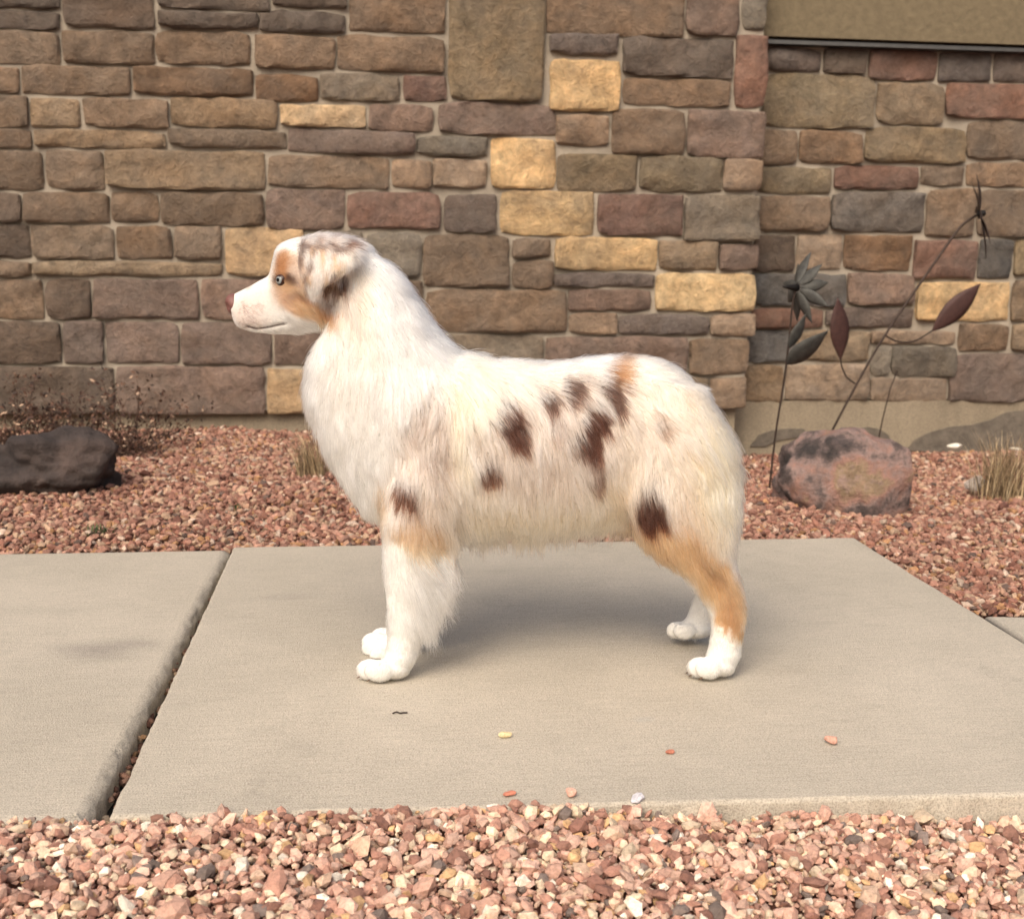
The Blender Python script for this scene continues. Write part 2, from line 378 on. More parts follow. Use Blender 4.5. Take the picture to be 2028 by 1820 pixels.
# ------------------------------------------------------------------ pavement
def slab_mesh(poly, bevel=0.012, depth=0.10, rough=0.0):
    """a slab with a tooled, rounded rim; rim points are pushed in and down a little where rough"""
    P = np.array(poly); n = len(P)
    ar = 0.5 * np.sum(P[:, 0] * np.roll(P[:, 1], -1) - np.roll(P[:, 0], -1) * P[:, 1])
    if ar < 0: P = P[::-1]
    e = np.roll(P, -1, 0) - P; e /= np.linalg.norm(e, axis=1)[:, None]
    nn = np.stack([-e[:, 1], e[:, 0]], -1); m = nn + np.roll(nn, 1, 0); m /= np.linalg.norm(m, axis=1)[:, None]
    m /= np.maximum((m * nn).sum(1), 0.5)[:, None]
    V = []; prof = [(0, -depth), (0, -bevel)] + [(bevel * (1 - math.cos(a)), -bevel * (1 - math.sin(a))) for a in (0.3, 0.6, 0.9, 1.2, math.pi / 2)]
    for k, (o, z) in enumerate(prof):
        for q in range(n):
            w_ = rough * noise.fractal(Vector((P[q, 0] * 90, P[q, 1] * 90, k * 0.8)), 0.7, 2, 4) if 0 < k < 5 else 0
            p = P[q] + m[q] * (o + max(w_, -o)); V.append((p[0], p[1], z - max(w_, 0) * 0.5))
    Fc = []
    for k in range(len(prof) - 1):
        for q in range(n): Fc.append((k * n + q, k * n + (q + 1) % n, (k + 1) * n + (q + 1) % n, (k + 1) * n + q))
    t = (len(prof) - 1) * n; Fc.append(tuple(t + q for q in range(n)))
    me = mesh('slab', V, Fc, True)
    me.polygons[len(Fc) - 1].use_smooth = False
    return me
def g2(px, py):
    p = on_z(px, py); return np.array((p.x, p.y))
pav = tag(empty('pavement'), 'tan concrete sidewalk of broad slabs', None, None, 'structure')
JF, JN = g2(462, 1083), g2(216, 1616)           # joint, far and near end
CF, CM = g2(1692, 1064), g2(1928, 1210)         # right end of the main slab
NR = g2(2028, 1571)
edge_dir = (NR - JN) / np.linalg.norm(NR - JN)
far_dir = (CF - JF) / np.linalg.norm(CF - JF)
end_dir = (CM - CF) / np.linalg.norm(CM - CF)
def cross2(p, d, q, e):
    t = np.linalg.solve(np.array([d, -e]).T, q - p); return p + d * t[0]
NEARC = cross2(JN, edge_dir, CF, end_dir)
def wav(a, b, n, amp, seed):
    """points from a to b with a slightly broken edge"""
    d = (b - a); nrm = np.array((-d[1], d[0])) / np.linalg.norm(d); out = []
    for i in range(n + 1):
        t = i / n; q = a + d * t
        q = q + nrm * amp * noise.fractal(Vector((t * 14, seed, 0)), 0.8, 2, 4) * (0 if i in (0, n) else 1)
        out.append(q)
    return out
main = wav(JN, JF, 110, 0.0022, 1.0) + wav(JF, CF, 20, 0.003, 5)[1:] + wav(CF, NEARC, 24, 0.003, 8)[1:] + wav(NEARC, JN, 160, 0.003, 3)[1:-1]
link('slab', slab_mesh(main, 0.007, 0.10, 0.002), M['slab'], pav)
u = JF - JN; u = u / np.linalg.norm(u); nrm = np.array((-u[1], u[0]))
gapN, gapF = 0.026, 0.006
LN, LF = JN + nrm * gapN, JF + nrm * gapF
lf = wav(LF, LN, 110, 0.004, 21)
lslab = lf + wav(LN, LN - edge_dir * 1.7, 30, 0.003, 24)[1:] + [LF - far_dir * 1.7]
sl2 = link('slab', slab_mesh(lslab, 0.020, 0.10, 0.005), M['slab'], pav); sl2.location.z = -0.004
# next walk meeting the main slab on the right
q0 = CM + end_dir * 0.03
B1, B2 = g2(1936, 1212), g2(2060, 1215)
side = np.array((0.985, 0.17)); side = (B2 - B1) / np.linalg.norm(B2 - B1)
rs = [B1 + side * 0.014 + end_dir * 0.0, B1 + side * 1.6, NEARC + side * 1.6, NEARC + side * 0.014]
sl3 = link('slab', slab_mesh(rs, 0.010), M['slab'], pav); sl3.location.z = -0.006
jd = [JN + nrm * 0.06, JF + nrm * 0.06, JF - nrm * 0.06, JN - nrm * 0.06]
link('joint_filler', mesh('joint_filler', [(p[0], p[1], -0.045) for p in jd], [(0, 1, 2, 3)]), M['joint'], pav)

# ------------------------------------------------------------------ ground and gravel
def ground_h(x, y):
    back = -0.010 - 0.105 * sstep(0.75, 1.35, x) * sstep(1.0, 2.5, y) - 0.02 * sstep(0.9, 1.5, x)
    # nearer than the slab: flush at the left, lower towards the right
    front = -0.006 - 0.042 * sstep(0.15, 1.0, x)
    return np.where(y > 0.0, back, front)
def side_of(p, a, d):       # signed distance of points p to the line a + t d (left positive)
    return d[0] * (p[:, 1] - a[1]) - d[1] * (p[:, 0] - a[0])
def ground_mesh():
    xs = np.linspace(-300, 300, 9); ys = np.linspace(-300, 300, 9)
    xs = np.unique(np.concatenate([xs, np.linspace(-3, 4, 57)])); ys = np.unique(np.concatenate([ys, np.linspace(-2, 3.4, 45)]))
    X, Y = np.meshgrid(xs, ys); Z = ground_h(X, Y) - 0.012
    V = np.stack([X, Y, Z], -1).reshape(-1, 3); nx, ny = len(xs), len(ys)
    i = np.arange(nx - 1)[None, :] + np.arange(ny - 1)[:, None] * nx
    Fc = np.stack([i, i + 1, i + nx + 1, i + nx], -1).reshape(-1, 4)
    # sink under the slabs
    inside = (side_of(V, JN, edge_dir) > 0.03) & (side_of(V, JF, far_dir) < -0.03) & (V[:, 0] < 3)
    V[inside, 2] -= 0.06
    return npmesh('ground', V, Fc, True)
tag(link('ground', ground_mesh(), M['soil']), 'dusty reddish ground under the gravel', None, None, 'structure')

tau = (1 + 5 ** 0.5) / 2
ICO = np.array([(-1, tau, 0), (1, tau, 0), (-1, -tau, 0), (1, -tau, 0), (0, -1, tau), (0, 1, tau), (0, -1, -tau), (0, 1, -tau), (tau, 0, -1), (tau, 0, 1), (-tau, 0, -1), (-tau, 0, 1)], float)
ICO /= np.linalg.norm(ICO[0])
ICF = np.array([(0, 11, 5), (0, 5, 1), (0, 1, 7), (0, 7, 10), (0, 10, 11), (1, 5, 9), (5, 11, 4), (11, 10, 2), (10, 7, 6), (7, 1, 8), (3, 9, 4), (3, 4, 2), (3, 2, 6), (3, 6, 8), (3, 8, 9), (4, 9, 5), (2, 4, 11), (6, 2, 10), (8, 6, 7), (9, 8, 1)])
GC = np.array([lin(c) for c in [(188, 152, 136), (200, 168, 152), (174, 134, 118), (214, 196, 172), (152, 114, 100), (228, 220, 206), (196, 162, 122), (120, 108, 102), (206, 178, 156), (134, 98, 86)]])
GP = np.array([0.19, 0.17, 0.13, 0.13, 0.10, 0.055, 0.055, 0.035, 0.09, 0.045])
def rotmats(n):
    q = rng.normal(size=(n, 4)); q /= np.linalg.norm(q, axis=1)[:, None]; w_, x, y, z = q.T
    return np.stack([1 - 2 * (y * y + z * z), 2 * (x * y - z * w_), 2 * (x * z + y * w_), 2 * (x * y + z * w_), 1 - 2 * (x * x + z * z), 2 * (y * z - x * w_), 2 * (x * z - y * w_), 2 * (y * z + x * w_), 1 - 2 * (x * x + y * y)], -1).reshape(n, 3, 3)
def pebbles(name, P, R_, tint=1.0):
    n = len(P)
    sh = ICO[None] * (1 + rng.uniform(-0.28, 0.28, (n, 12, 1))) + rng.normal(0, 0.06, (n, 12, 3))
    ax = np.stack([rng.uniform(0.95, 1.55, n), rng.uniform(0.75, 1.1, n), rng.uniform(0.5, 0.85, n)], -1)
    sh = sh * ax[:, None, :]
    # lie mostly flat: random turn about z, modest tilt
    a = rng.uniform(0, 6.283, n); t1 = rng.normal(0, 0.5, n); t2 = rng.normal(0, 0.5, n)
    cz, sz = np.cos(a), np.sin(a); zero, one = np.zeros(n), np.ones(n)
    Rz = np.stack([cz, -sz, zero, sz, cz, zero, zero, zero, one], -1).reshape(n, 3, 3)
    Rx = np.stack([one, zero, zero, zero, np.cos(t1), -np.sin(t1), zero, np.sin(t1), np.cos(t1)], -1).reshape(n, 3, 3)
    Ry = np.stack([np.cos(t2), zero, np.sin(t2), zero, one, zero, -np.sin(t2), zero, np.cos(t2)], -1).reshape(n, 3, 3)
    Q = Rz @ Rx @ Ry
    V = np.einsum('nij,nkj->nki', Q, sh) * R_[:, None, None] + P[:, None, :]
    Fc = (ICF[None] + np.arange(n)[:, None, None] * 12).reshape(-1, 3)
    me = npmesh(name, V.reshape(-1, 3), Fc, False)
    c = GC[rng.choice(len(GC), n, p=GP / GP.sum())] * rng.uniform(0.66, 1.22, (n, 1)) * tint
    cc = np.ones((n, 12, 4), np.float32); cc[..., :3] = c[:, None, :]
    at = me.color_attributes.new('stone_colour', 'FLOAT_COLOR', 'POINT'); at.data.foreach_set('color', cc.ravel())
    return me
def scatter(x0, x1, y0, y1, sp):
    xs = np.arange(x0, x1, sp); ys = np.arange(y0, y1, sp * 0.9)
    X, Y = np.meshgrid(xs, ys); P = np.stack([X.ravel(), Y.ravel()], -1)
    return P + rng.uniform(-0.55, 0.55, P.shape) * sp
def gravel_front():
    out = []
    for layer, (sp, lo, hi, up) in enumerate([(0.0082, 0.0028, 0.0054, -0.003), (0.0125, 0.0038, 0.0078, 0.003), (0.030, 0.0062, 0.0112, 0.006)]):
        P = scatter(-1.35, 1.75, -1.25, -0.28, sp)
        d = side_of(P, JN, edge_dir)
        # the gravel's rim laps a little over the slab edge on the left and stops short on the right
        lim = -0.002 + 0.006 * vnoise(np.stack([P[:, 0] * 9, P[:, 0] * 0, P[:, 0] * 0], -1), 3) - 0.004 * layer
        P = P[(d < lim)]
        r = rng.uniform(lo, hi, len(P)) * np.exp(rng.normal(0, 0.12, len(P)))
        mound = 0.008 * vnoise(np.stack([P[:, 0] * 7, P[:, 1] * 7, P[:, 0] * 0], -1), 5)
        z = ground_h(P[:, 0], P[:, 1]) + up + mound + rng.normal(0, 0.002, len(P)) + r * 0.2
        out.append(np.concatenate([P, z[:, None], r[:, None]], 1))
    A = np.concatenate(out); return pebbles('gravel', A[:, :3], A[:, 3], np.array((1.14, 1.10, 1.06)))
def gravel_back():
    out = []
    for layer, (sp, lo, hi, up) in enumerate([(0.0125, 0.0045, 0.0078, -0.003), (0.021, 0.0058, 0.0105, 0.004)]):
        P = scatter(-2.6, 3.0, 0.3, 2.9, sp)
        d = side_of(P, JF, far_dir); e = side_of(P, CF, end_dir); b = side_of(P, B1, side)
        keep = ((d > 0.004) | ((e > 0.006) & (P[:, 0] > 0.8))) & ~((b < 0.0) & (P[:, 0] > B1[0] - 0.05))
        keep &= P[:, 1] < np.where(P[:, 0] < corner - 0.02, WY + 0.03, WY2 - 0.01)
        P = P[keep]
        r = rng.uniform(lo, hi, len(P)) * np.exp(rng.normal(0, 0.14, len(P)))
        mound = 0.010 * vnoise(np.stack([P[:, 0] * 4, P[:, 1] * 4, P[:, 0] * 0], -1), 9)
        z = ground_h(P[:, 0], P[:, 1]) + up + mound + rng.normal(0, 0.002, len(P)) + r * 0.2
        out.append(np.concatenate([P, z[:, None], r[:, None]], 1))
    A = np.concatenate(out); return pebbles('gravel', A[:, :3], A[:, 3], np.array((0.67, 0.55, 0.50)))
tag(link('gravel', gravel_front(), M['gravel']), 'pink and cream crushed gravel along the near edge of the sidewalk', 'gravel', None, 'stuff')
tag(link('gravel', gravel_back(), M['gravel']), 'reddish crushed gravel bed between the sidewalk and the stone walls', 'gravel', None, 'stuff')

# ------------------------------------------------------------------ footing: rough patches where the render coat is broken
M['broken'] = plain('broken footing coat', lin((104, 96, 86)), 0.95, 0, 30, 0.65, 1.25, 0.8, 0.008)
for pts in ([(1795, 892), (1812, 872), (1838, 858), (1880, 846), (1925, 842), (1962, 832), (1996, 816), (2040, 812), (2120, 806), (2200, 800), (2200, 900), (1990, 900)],
            [(1486, 884), (1504, 862), (1530, 852), (1562, 849), (1592, 850), (1598, 858), (1580, 866), (1540, 872), (1516, 884)],
            [(1694, 850), (1720, 846), (1742, 850), (1760, 862), (1768, 884), (1720, 884), (1700, 868)]):
    q = [on_y(a, b, WY2 - 0.018) for a, b in pts]; n = len(q)
    Vp = [(p.x, WY2 - 0.020, p.z) for p in q] + [(p.x, WY2 - 0.010, p.z) for p in q]
    link('broken_coat', mesh('broken_coat', Vp, [tuple(reversed(range(n)))] + [(i, (i + 1) % n, n + (i + 1) % n, n + i) for i in range(n)]), M['broken'], wall_r)

# ------------------------------------------------------------------ boulders
def boulder_material(name, stops, scale, patch=None):
    a = NT(name); n1 = a.noise(scale, 5, 0.6); n2 = a.noise(scale * 5, 6, 0.7); n3 = a.noise(scale * 22, 3)
    c = a.ramp(n1.outputs[0], stops).outputs[0]
    f = a.ramp(n2.outputs[0], [(0.3, g(0.55)), (0.52, g(1.0)), (0.72, g(1.35))])
    c = a.mix(0.8, c, f.outputs[0], 'MULTIPLY')
    a.l(c, a.b.inputs['Base Color']); a.b.inputs['Roughness'].default_value = 0.92
    a.l(a.bump(n3.outputs[0], 0.5, 0.004, a.bump(n2.outputs[0], 0.9, 0.02)), a.b.inputs['Normal']); return a.m
def boulder(name, centre, axes, yaw, seed, mat, lump=0.22, flats=7):
    bm = bmesh.new(); bmesh.ops.create_icosphere(bm, subdivisions=5, radius=1.0)
    r = random.Random(seed); off = Vector((r.uniform(0, 50), r.uniform(0, 50), r.uniform(0, 50)))
    pl = []
    for _ in range(flats):
        v = Vector((r.gauss(0, 1), r.gauss(0, 1), r.gauss(0, .7))).normalized(); pl.append((v, r.uniform(0.72, 0.95)))
    for v in bm.verts:
        d = v.co.normalized()
        rr = 1 + lump * noise.fractal(d * 1.3 + off, 1.0, 2.0, 3) + 0.05 * noise.fractal(d * 7 + off, 0.9, 2.1, 4)
        p = d * rr
        for nrm_, h in pl:
            e = p.dot(nrm_) - h
            if e > 0: p = p - nrm_ * e * 0.85
        v.co = Vector((p.x * axes[0], p.y * axes[1], p.z * axes[2]))
    me = bpy.data.meshes.new(name); bm.to_mesh(me); bm.free()
    me.polygons.foreach_set('use_smooth', [True] * len(me.polygons))
    o = link(name, me, mat); o.location = centre; o.rotation_euler = (0, 0, yaw); return o
M['redrock'] = boulder_material('mottled red rock', [(0.38, lin((54, 49, 48))), (0.45, lin((92, 80, 77))), (0.49, lin((134, 114, 108))), (0.55, lin((146, 112, 100))), (0.61, lin((138, 118, 94))), (0.68, lin((148, 124, 116)))], 6)
M['darkrock'] = boulder_material('dark rock', [(0.3, lin((44, 38, 38))), (0.5, lin((66, 57, 54))), (0.7, lin((88, 74, 68)))], 6)
c1 = on_z(1676, 1016, -0.05)
tag(boulder('boulder', (c1.x, c1.y, 0.028), (0.215, 0.12, 0.16), rad(-44), 5, M['redrock'], 0.22, 6), 'mottled red and grey boulder in the gravel below the metal flowers', 'boulder')
c2 = on_z(118, 965, 0)
tag(boulder('boulder', (c2.x, c2.y, 0.05), (0.175, 0.13, 0.115), rad(12), 12, M['darkrock'], 0.34, 8), 'dark charcoal boulder in the gravel beside the dry brown shrub', 'boulder')

# ------------------------------------------------------------------ metal garden stakes
def tube(pts, r, n=8):
    pts = [Vector(p) for p in pts]; V_, F_ = [], []
    for i, p in enumerate(pts):
        d = (pts[min(i + 1, len(pts) - 1)] - pts[max(i - 1, 0)]).normalized()
        a = d.orthogonal().normalized() if i == 0 else (a - d * a.dot(d)).normalized()
        b = d.cross(a); rr = r if not callable(r) else r(i / (len(pts) - 1))
        for k in range(n):
            t = 2 * math.pi * k / n; V_.append(p + a * rr * math.cos(t) + b * rr * math.sin(t))
    for i in range(len(pts) - 1):
        for k in range(n): F_.append((i * n + k, i * n + (k + 1) % n, (i + 1) * n + (k + 1) % n, (i + 1) * n + k))
    F_.append(tuple(reversed(range(n)))); F_.append(tuple((len(pts) - 1) * n + k for k in range(n)))
    return V_, F_
def spline(pts, m=8):
    P = [Vector(p) for p in pts]; out = []
    for i in range(len(P) - 1):
        a, b, c, d = P[max(i - 1, 0)], P[i], P[i + 1], P[min(i + 2, len(P) - 1)]
        for k in range(m):
            t = k / m; out.append(0.5 * (2 * b + (c - a) * t + (2 * a - 5 * b + 4 * c - d) * t * t + (3 * b - a - 3 * c + d) * t ** 3))
    return out + [P[-1]]
def blade(root, tip, width, normal, th=0.0016, nl=14, nw=4, bend=0.0, fold=0.12, shape=0.9, wave=0.0):
    """a sheet-metal leaf or petal from root to tip with real thickness"""
    root, tip = Vector(root), Vector(tip); d = tip - root; ln = d.length; d.normalize()
    nn = Vector(normal); nn = (nn - d * nn.dot(d)).normalized(); s = d.cross(nn)
    V_, F_ = [], []
    for side_ in (1, -1):
        for i in range(nl + 1):
            t = i / nl; hw = width / 2 * max(math.sin(math.pi * t ** shape), 0.02)
            for j in range(nw + 1):
                q = 2 * j / nw - 1
                z = bend * math.sin(math.pi * t) * ln - fold * abs(q) * hw + wave * math.sin(t * 16 + q * 2) * hw
                V_.append(root + d * (t * ln) + s * (q * hw) + nn * (z + side_ * th / 2))
    m_ = (nl + 1) * (nw + 1)
    for i in range(nl):
        for j in range(nw):
            a = i * (nw + 1) + j; F_.append((a, a + 1, a + nw + 2, a + nw + 1)); F_.append((m_ + a, m_ + a + nw + 1, m_ + a + nw + 2, m_ + a + 1))
    rim = [j for j in range(nw + 1)] + [i * (nw + 1) + nw for i in range(1, nl + 1)] + [nl * (nw + 1) + j for j in range(nw - 1, -1, -1)] + [i * (nw + 1) for i in range(nl - 1, 0, -1)]
    for k in range(len(rim)): F_.append((rim[k], m_ + rim[k], m_ + rim[(k + 1) % len(rim)], rim[(k + 1) % len(rim)]))
    return V_, F_
def P3(Y): return lambda px, py, dy=0.0: on_y(px, py, Y + dy)
# grey flower
b1 = on_z(1524, 958, -0.06); p = P3(b1.y)
fl1 = tag(empty('metal_flower', b1), 'weathered grey metal flower on a thin straight stake by the boulder', 'garden ornament', 'metal garden flowers')
def at_root(o, root): o.matrix_parent_inverse = Matrix.Translation(root.location).inverted(); return o
s_pts = spline([p(1522, 985), p(1536, 860), p(1552, 760), p(1562, 680), p(1570, 600), p(1578, 572)])
at_root(link('stem', mesh('stem', *tube(s_pts, 0.0034), True), M['iron'], fl1), fl1)
fc = p(1578, 570); axis = Vector((-0.86, -0.46, 0.06)).normalized()
a1 = axis.orthogonal().normalized(); a2 = axis.cross(a1)
for k in range(9):
    th = 2 * math.pi * k / 9 + 0.25; rd = (a1 * math.cos(th) + a2 * math.sin(th))
    ln = 0.112 * random.uniform(0.85, 1.15)
    dirv = (rd * 0.88 - axis * random.uniform(0.25, 0.62)).normalized()
    at_root(link('petal', mesh('petal', *blade(fc + rd * 0.012, fc + dirv * ln, 0.038, axis, 0.0016, 12, 4, random.uniform(-.08, .1), 0.25, 0.8), True), M['zinc'], fl1), fl1)
tip = fc + axis * 0.062
at_root(link('flower_centre', mesh('flower_centre', *tube([fc, fc + axis * 0.02, fc + axis * 0.045, tip], lambda t: 0.013 * (1 - t * 0.75), 12), True), M['black'], fl1), fl1)
lr = p(1556, 716)
at_root(link('leaf', mesh('leaf', *blade(p(1557, 722), p(1640, 655, -0.03), 0.085, (0.25, -0.8, -0.45), 0.0016, 14, 4, 0.06, 0.2, 0.75), True), M['zinc'], fl1), fl1)
at_root(link('leaf', mesh('leaf', *blade(p(1562, 690), p(1596, 622, -0.02), 0.045, (0.4, -0.9, 0), 0.0016, 12, 4, 0.05, 0.2, 0.8), True), M['zinc'], fl1), fl1)
# brown flower, leaning, seen almost edge on
b2 = on_z(1640, 905, -0.09); Yb = b2.y; p = P3(Yb)
fl2 = tag(empty('metal_flower', b2), 'brown metal flower with two pointed leaves leaning from behind the boulder', 'garden ornament', 'metal garden flowers')
st = spline([p(1622, 905), p(1660, 830), p(1700, 755), p(1752, 665), p(1820, 565), p(1876, 485), p(1900, 452), p(1922, 434), p(1940, 424)])
at_root(link('stem', mesh('stem', *tube(st, 0.0048), True), M['iron'], fl2), fl2)
at_root(link('leaf_stalk', mesh('leaf_stalk', *tube(spline([p(1697, 762), p(1678, 748), p(1668, 728), p(1664, 706)]), 0.003), True), M['iron'], fl2), fl2)
at_root(link('leaf_stalk', mesh('leaf_stalk', *tube(spline([p(1753, 664), p(1776, 676), p(1810, 676), p(1848, 654)]), 0.003), True), M['iron'], fl2), fl2)
at_root(link('leaf', mesh('leaf', *blade(p(1665, 714), p(1659, 590, -0.02), 0.078, (0.1, -1, 0.1), 0.0018, 18, 4, 0.04, 0.15, 1.0), True), M['rust'], fl2), fl2)
at_root(link('leaf', mesh('leaf', *blade(p(1845, 657), p(1942, 562, -0.02), 0.082, (-0.1, -1, -0.1), 0.0018, 18, 4, 0.04, 0.12, 0.95), True), M['rust'], fl2), fl2)
fc = p(1941, 424); axis = Vector((0.88, -0.42, 0.22)).normalized(); a1 = axis.orthogonal().normalized(); a2 = axis.cross(a1)
for k in range(8):
    th = 2 * math.pi * k / 8 + 0.1; rd = a1 * math.cos(th) + a2 * math.sin(th)
    at_root(link('petal', mesh('petal', *blade(fc + rd * 0.008, fc + (rd + axis * random.uniform(-.12, .12)).normalized() * 0.155 * random.uniform(.85, 1.1), 0.05, axis, 0.0018, 12, 4, 0.05, 0.2, 0.8), True), M['iron'], fl2), fl2)
at_root(link('flower_centre', mesh('flower_centre', *tube([fc - axis * 0.01, fc, fc + axis * 0.016, fc + axis * 0.02], lambda t: 0.018 * (1 - t * 0.6), 12), True), M['black'], fl2), fl2)
# bare rod
b3 = on_z(1738, 905, -0.1); p = P3(b3.y)
rod = link('metal_rod', mesh('metal_rod', *tube([p(1733, 905), p(1748, 830), p(1763, 770), p(1777, 735)], 0.0026), True), M['iron'])
tag(rod, 'thin bare metal rod stuck upright in the gravel behind the boulder', 'rod')

# ------------------------------------------------------------------ dry grass, shrub, weeds
def tuft(name, base, n, hmin, hmax, lean, spread, seed, cols, width=0.0022, droop=0.35):
    r = random.Random(seed); V_, F_, Cc = [], [], []
    for _ in range(n):
        bx, by = r.gauss(0, spread), r.gauss(0, spread); a = r.uniform(0, 6.283); h = r.uniform(hmin, hmax)
        out = Vector((math.cos(a) * r.uniform(0.1, .8) + lean[0], math.sin(a) * r.uniform(0.1, .8) + lean[1], 0))
        sd_ = Vector((-math.sin(a + r.uniform(-1, 1)), math.cos(a), 0)).normalized(); c = r.choice(cols); k = r.uniform(.7, 1.25)
        o = len(V_); m_ = 6
        for i in range(m_ + 1):
            t = i / m_; q = Vector((bx, by, 0)) + out * h * (0.35 * t + droop * t * t) + Vector((0, 0, h * (t - 0.35 * droop * t * t * 1.4)))
            w_ = width * (1 - t) ** 0.7 / 2 + 0.0002
            V_ += [q - sd_ * w_, q + sd_ * w_]; Cc += [(c[0] * k, c[1] * k, c[2] * k, 1)] * 2
        for i in range(m_): F_.append((o + 2 * i, o + 2 * i + 1, o + 2 * i + 3, o + 2 * i + 2))
    me = mesh(name, V_, F_, True); at = me.color_attributes.new('blade_colour', 'FLOAT_COLOR', 'POINT'); at.data.foreach_set('color', np.array(Cc, np.float32).ravel())
    o = link(name, me, M['straw']); o.location = base; return o
STRAW = [lin(c) for c in ((168, 146, 112), (140, 118, 88), (112, 92, 70), (188, 168, 134), (96, 80, 58))]
q = on_z(618, 948, -0.012); tag(tuft('grass_tuft', q, 260, 0.06, 0.17, (-0.25, 0.1), 0.022, 3, STRAW), 'dry straw coloured grass tuft behind the white chest of the dog', 'grass tuft', 'dry grass tufts')
q = on_z(1985, 985, -0.055); tag(tuft('grass_tuft', q, 420, 0.10, 0.24, (0.05, 0.05), 0.04, 5, STRAW), 'tall dry brown grass tuft in the gravel near the brown flower', 'grass tuft', 'dry grass tufts')
GREEN = [lin(c) for c in ((72, 84, 46), (90, 98, 60), (58, 66, 38))]
q = on_z(195, 1066, -0.012); tag(tuft('weed', q, 70, 0.02, 0.045, (0, 0), 0.016, 9, GREEN, 0.006, 0.5), 'low green weed in the gravel edging the left slab', 'weed', 'green weeds in the gravel')
q = on_z(470, 1010, -0.012); tag(tuft('weed', q, 24, 0.012, 0.03, (0, 0), 0.012, 10, GREEN, 0.005, 0.5), 'tiny green weed sprouting alone in the open red gravel', 'weed', 'green weeds in the gravel')
# sprawling dry shrub against the wall
sb = on_z(60, 905, -0.01)
M['twig'] = plain('dead twig', lin((74, 54, 42)), 0.9, 0, 60)
shrub = tag(empty('dry_shrub', sb), 'low sprawling brown shrub with pale dry leaf flecks against the wall', 'shrub')
r = random.Random(44); tw_v, tw_f, lf_v, lf_f, lf_c = [], [], [], [], []
for k in range(170):
    a = r.uniform(0, 6.283); ln = r.uniform(0.12, 0.34); x0, y0 = r.uniform(-0.28, 0.34), r.uniform(-0.06, 0.16)
    pts = [Vector((x0, y0, -0.01))]; d = Vector((math.cos(a) * .7, math.sin(a) * .45, r.uniform(.35, 1.0))).normalized()
    for i in range(5):
        d = (d + Vector((r.gauss(0, .25), r.gauss(0, .2), r.gauss(-.05, .2)))).normalized(); pts.append(pts[-1] + d * ln / 5)
    v_, f_ = tube(pts, lambda t: 0.0022 * (1 - .75 * t), 5); o = len(tw_v); tw_v += v_; tw_f += [tuple(o + q_ for q_ in f) for f in f_]
    for i in range(26):
        q = pts[r.randint(1, 5)] + Vector((r.gauss(0, .011), r.gauss(0, .011), r.gauss(0, .010))); s_l = r.uniform(0.004, 0.011)
        u1 = Vector((r.gauss(0, 1), r.gauss(0, 1), r.gauss(0, 1))).normalized(); u2 = u1.orthogonal().normalized(); o = len(lf_v)
        lf_v += [q - u1 * s_l, q + u2 * s_l * .45, q + u1 * s_l, q - u2 * s_l * .45]; lf_f.append((o, o + 1, o + 2, o + 3))
        c = r.choices([lin((70, 46, 36)), lin((96, 66, 50)), lin((48, 34, 28)), lin((176, 148, 124))], (4, 3, 3, 1.1))[0]; lf_c += [(*c, 1)] * 4
link('twigs', mesh('twigs', tw_v, tw_f, True), M['twig'], shrub)
ml = mesh('foliage', lf_v, lf_f); at = ml.color_attributes.new('blade_colour', 'FLOAT_COLOR', 'POINT'); at.data.foreach_set('color', np.array(lf_c, np.float32).ravel())
fo = link('foliage', ml, M['straw'], shrub); fo['kind'] = 'stuff'

# ------------------------------------------------------------------ loose chips
def chip(px, py, z, size, col, label, name='pebble', seed=0, grp='loose pebbles on the slab', flat=0.6):
    r = random.Random(seed); q = on_z(px, py, z)
    bm = bmesh.new(); bmesh.ops.create_icosphere(bm, subdivisions=2, radius=1.0)
    pl = [(Vector((r.gauss(0, 1), r.gauss(0, 1), r.gauss(0, 1))).normalized(), r.uniform(.5, .8)) for _ in range(9)]
    for v in bm.verts:
        p_ = v.co.copy()
        for nn, h in pl:
            e = p_.dot(nn) - h
            if e > 0: p_ -= nn * e
        v.co = Vector((p_.x * size * 1.35, p_.y * size, p_.z * size * flat))
    zm = min(v.co.z for v in bm.verts)
    me = bpy.data.meshes.new(name); bm.to_mesh(me); bm.free()
    at = me.color_attributes.new('stone_colour', 'FLOAT_COLOR', 'POINT'); at.data.foreach_set('color', np.tile(np.array((*lin(col), 1), np.float32), len(me.vertices)))
    o = link(name, me, M['gravel']); o.location = (q.x, q.y, z - zm); o.rotation_euler = (0, 0, r.uniform(-.7, .7))
    return tag(o, label, 'pebble', grp)
chip(1000, 1460, 0.0005, 0.0078, (226, 206, 160), 'pale yellow stone chip lying on the slab before the dog', seed=1)
chip(1327, 1491, 0.0005, 0.0068, (188, 120, 96), 'flat rust red sliver of stone lying on the slab', seed=2, flat=.45)
chip(1646, 1473, 0.0005, 0.0080, (206, 158, 140), 'pink and white pebble alone on the right part of the slab', seed=3, flat=.85)
chip(1009, 1575, 0.0005, 0.0072, (204, 130, 106), 'salmon stone flake on the rim of the slab above a cream pebble', seed=4, flat=.5)
chip(1131, 1577, 0.0005, 0.0076, (222, 176, 156), 'rosy angular pebble on the rim of the slab', seed=5, flat=.9)
chip(1264, 1592, -0.006, 0.0105, (206, 204, 210), 'bluish white stone shard leaning at the edge of the slab', seed=6, flat=.8)
chip(1892, 889, -0.09, 0.026, (228, 222, 208), 'long white stone piece lying at the foot of the recessed wall', 'white_stone', 7, 'white stones by the footing', .5)
chip(2012, 893, -0.09, 0.020, (220, 212, 196), 'white stone piece by the wall foot beside the tall dry grass', 'white_stone', 8, 'white stones by the footing', .5)
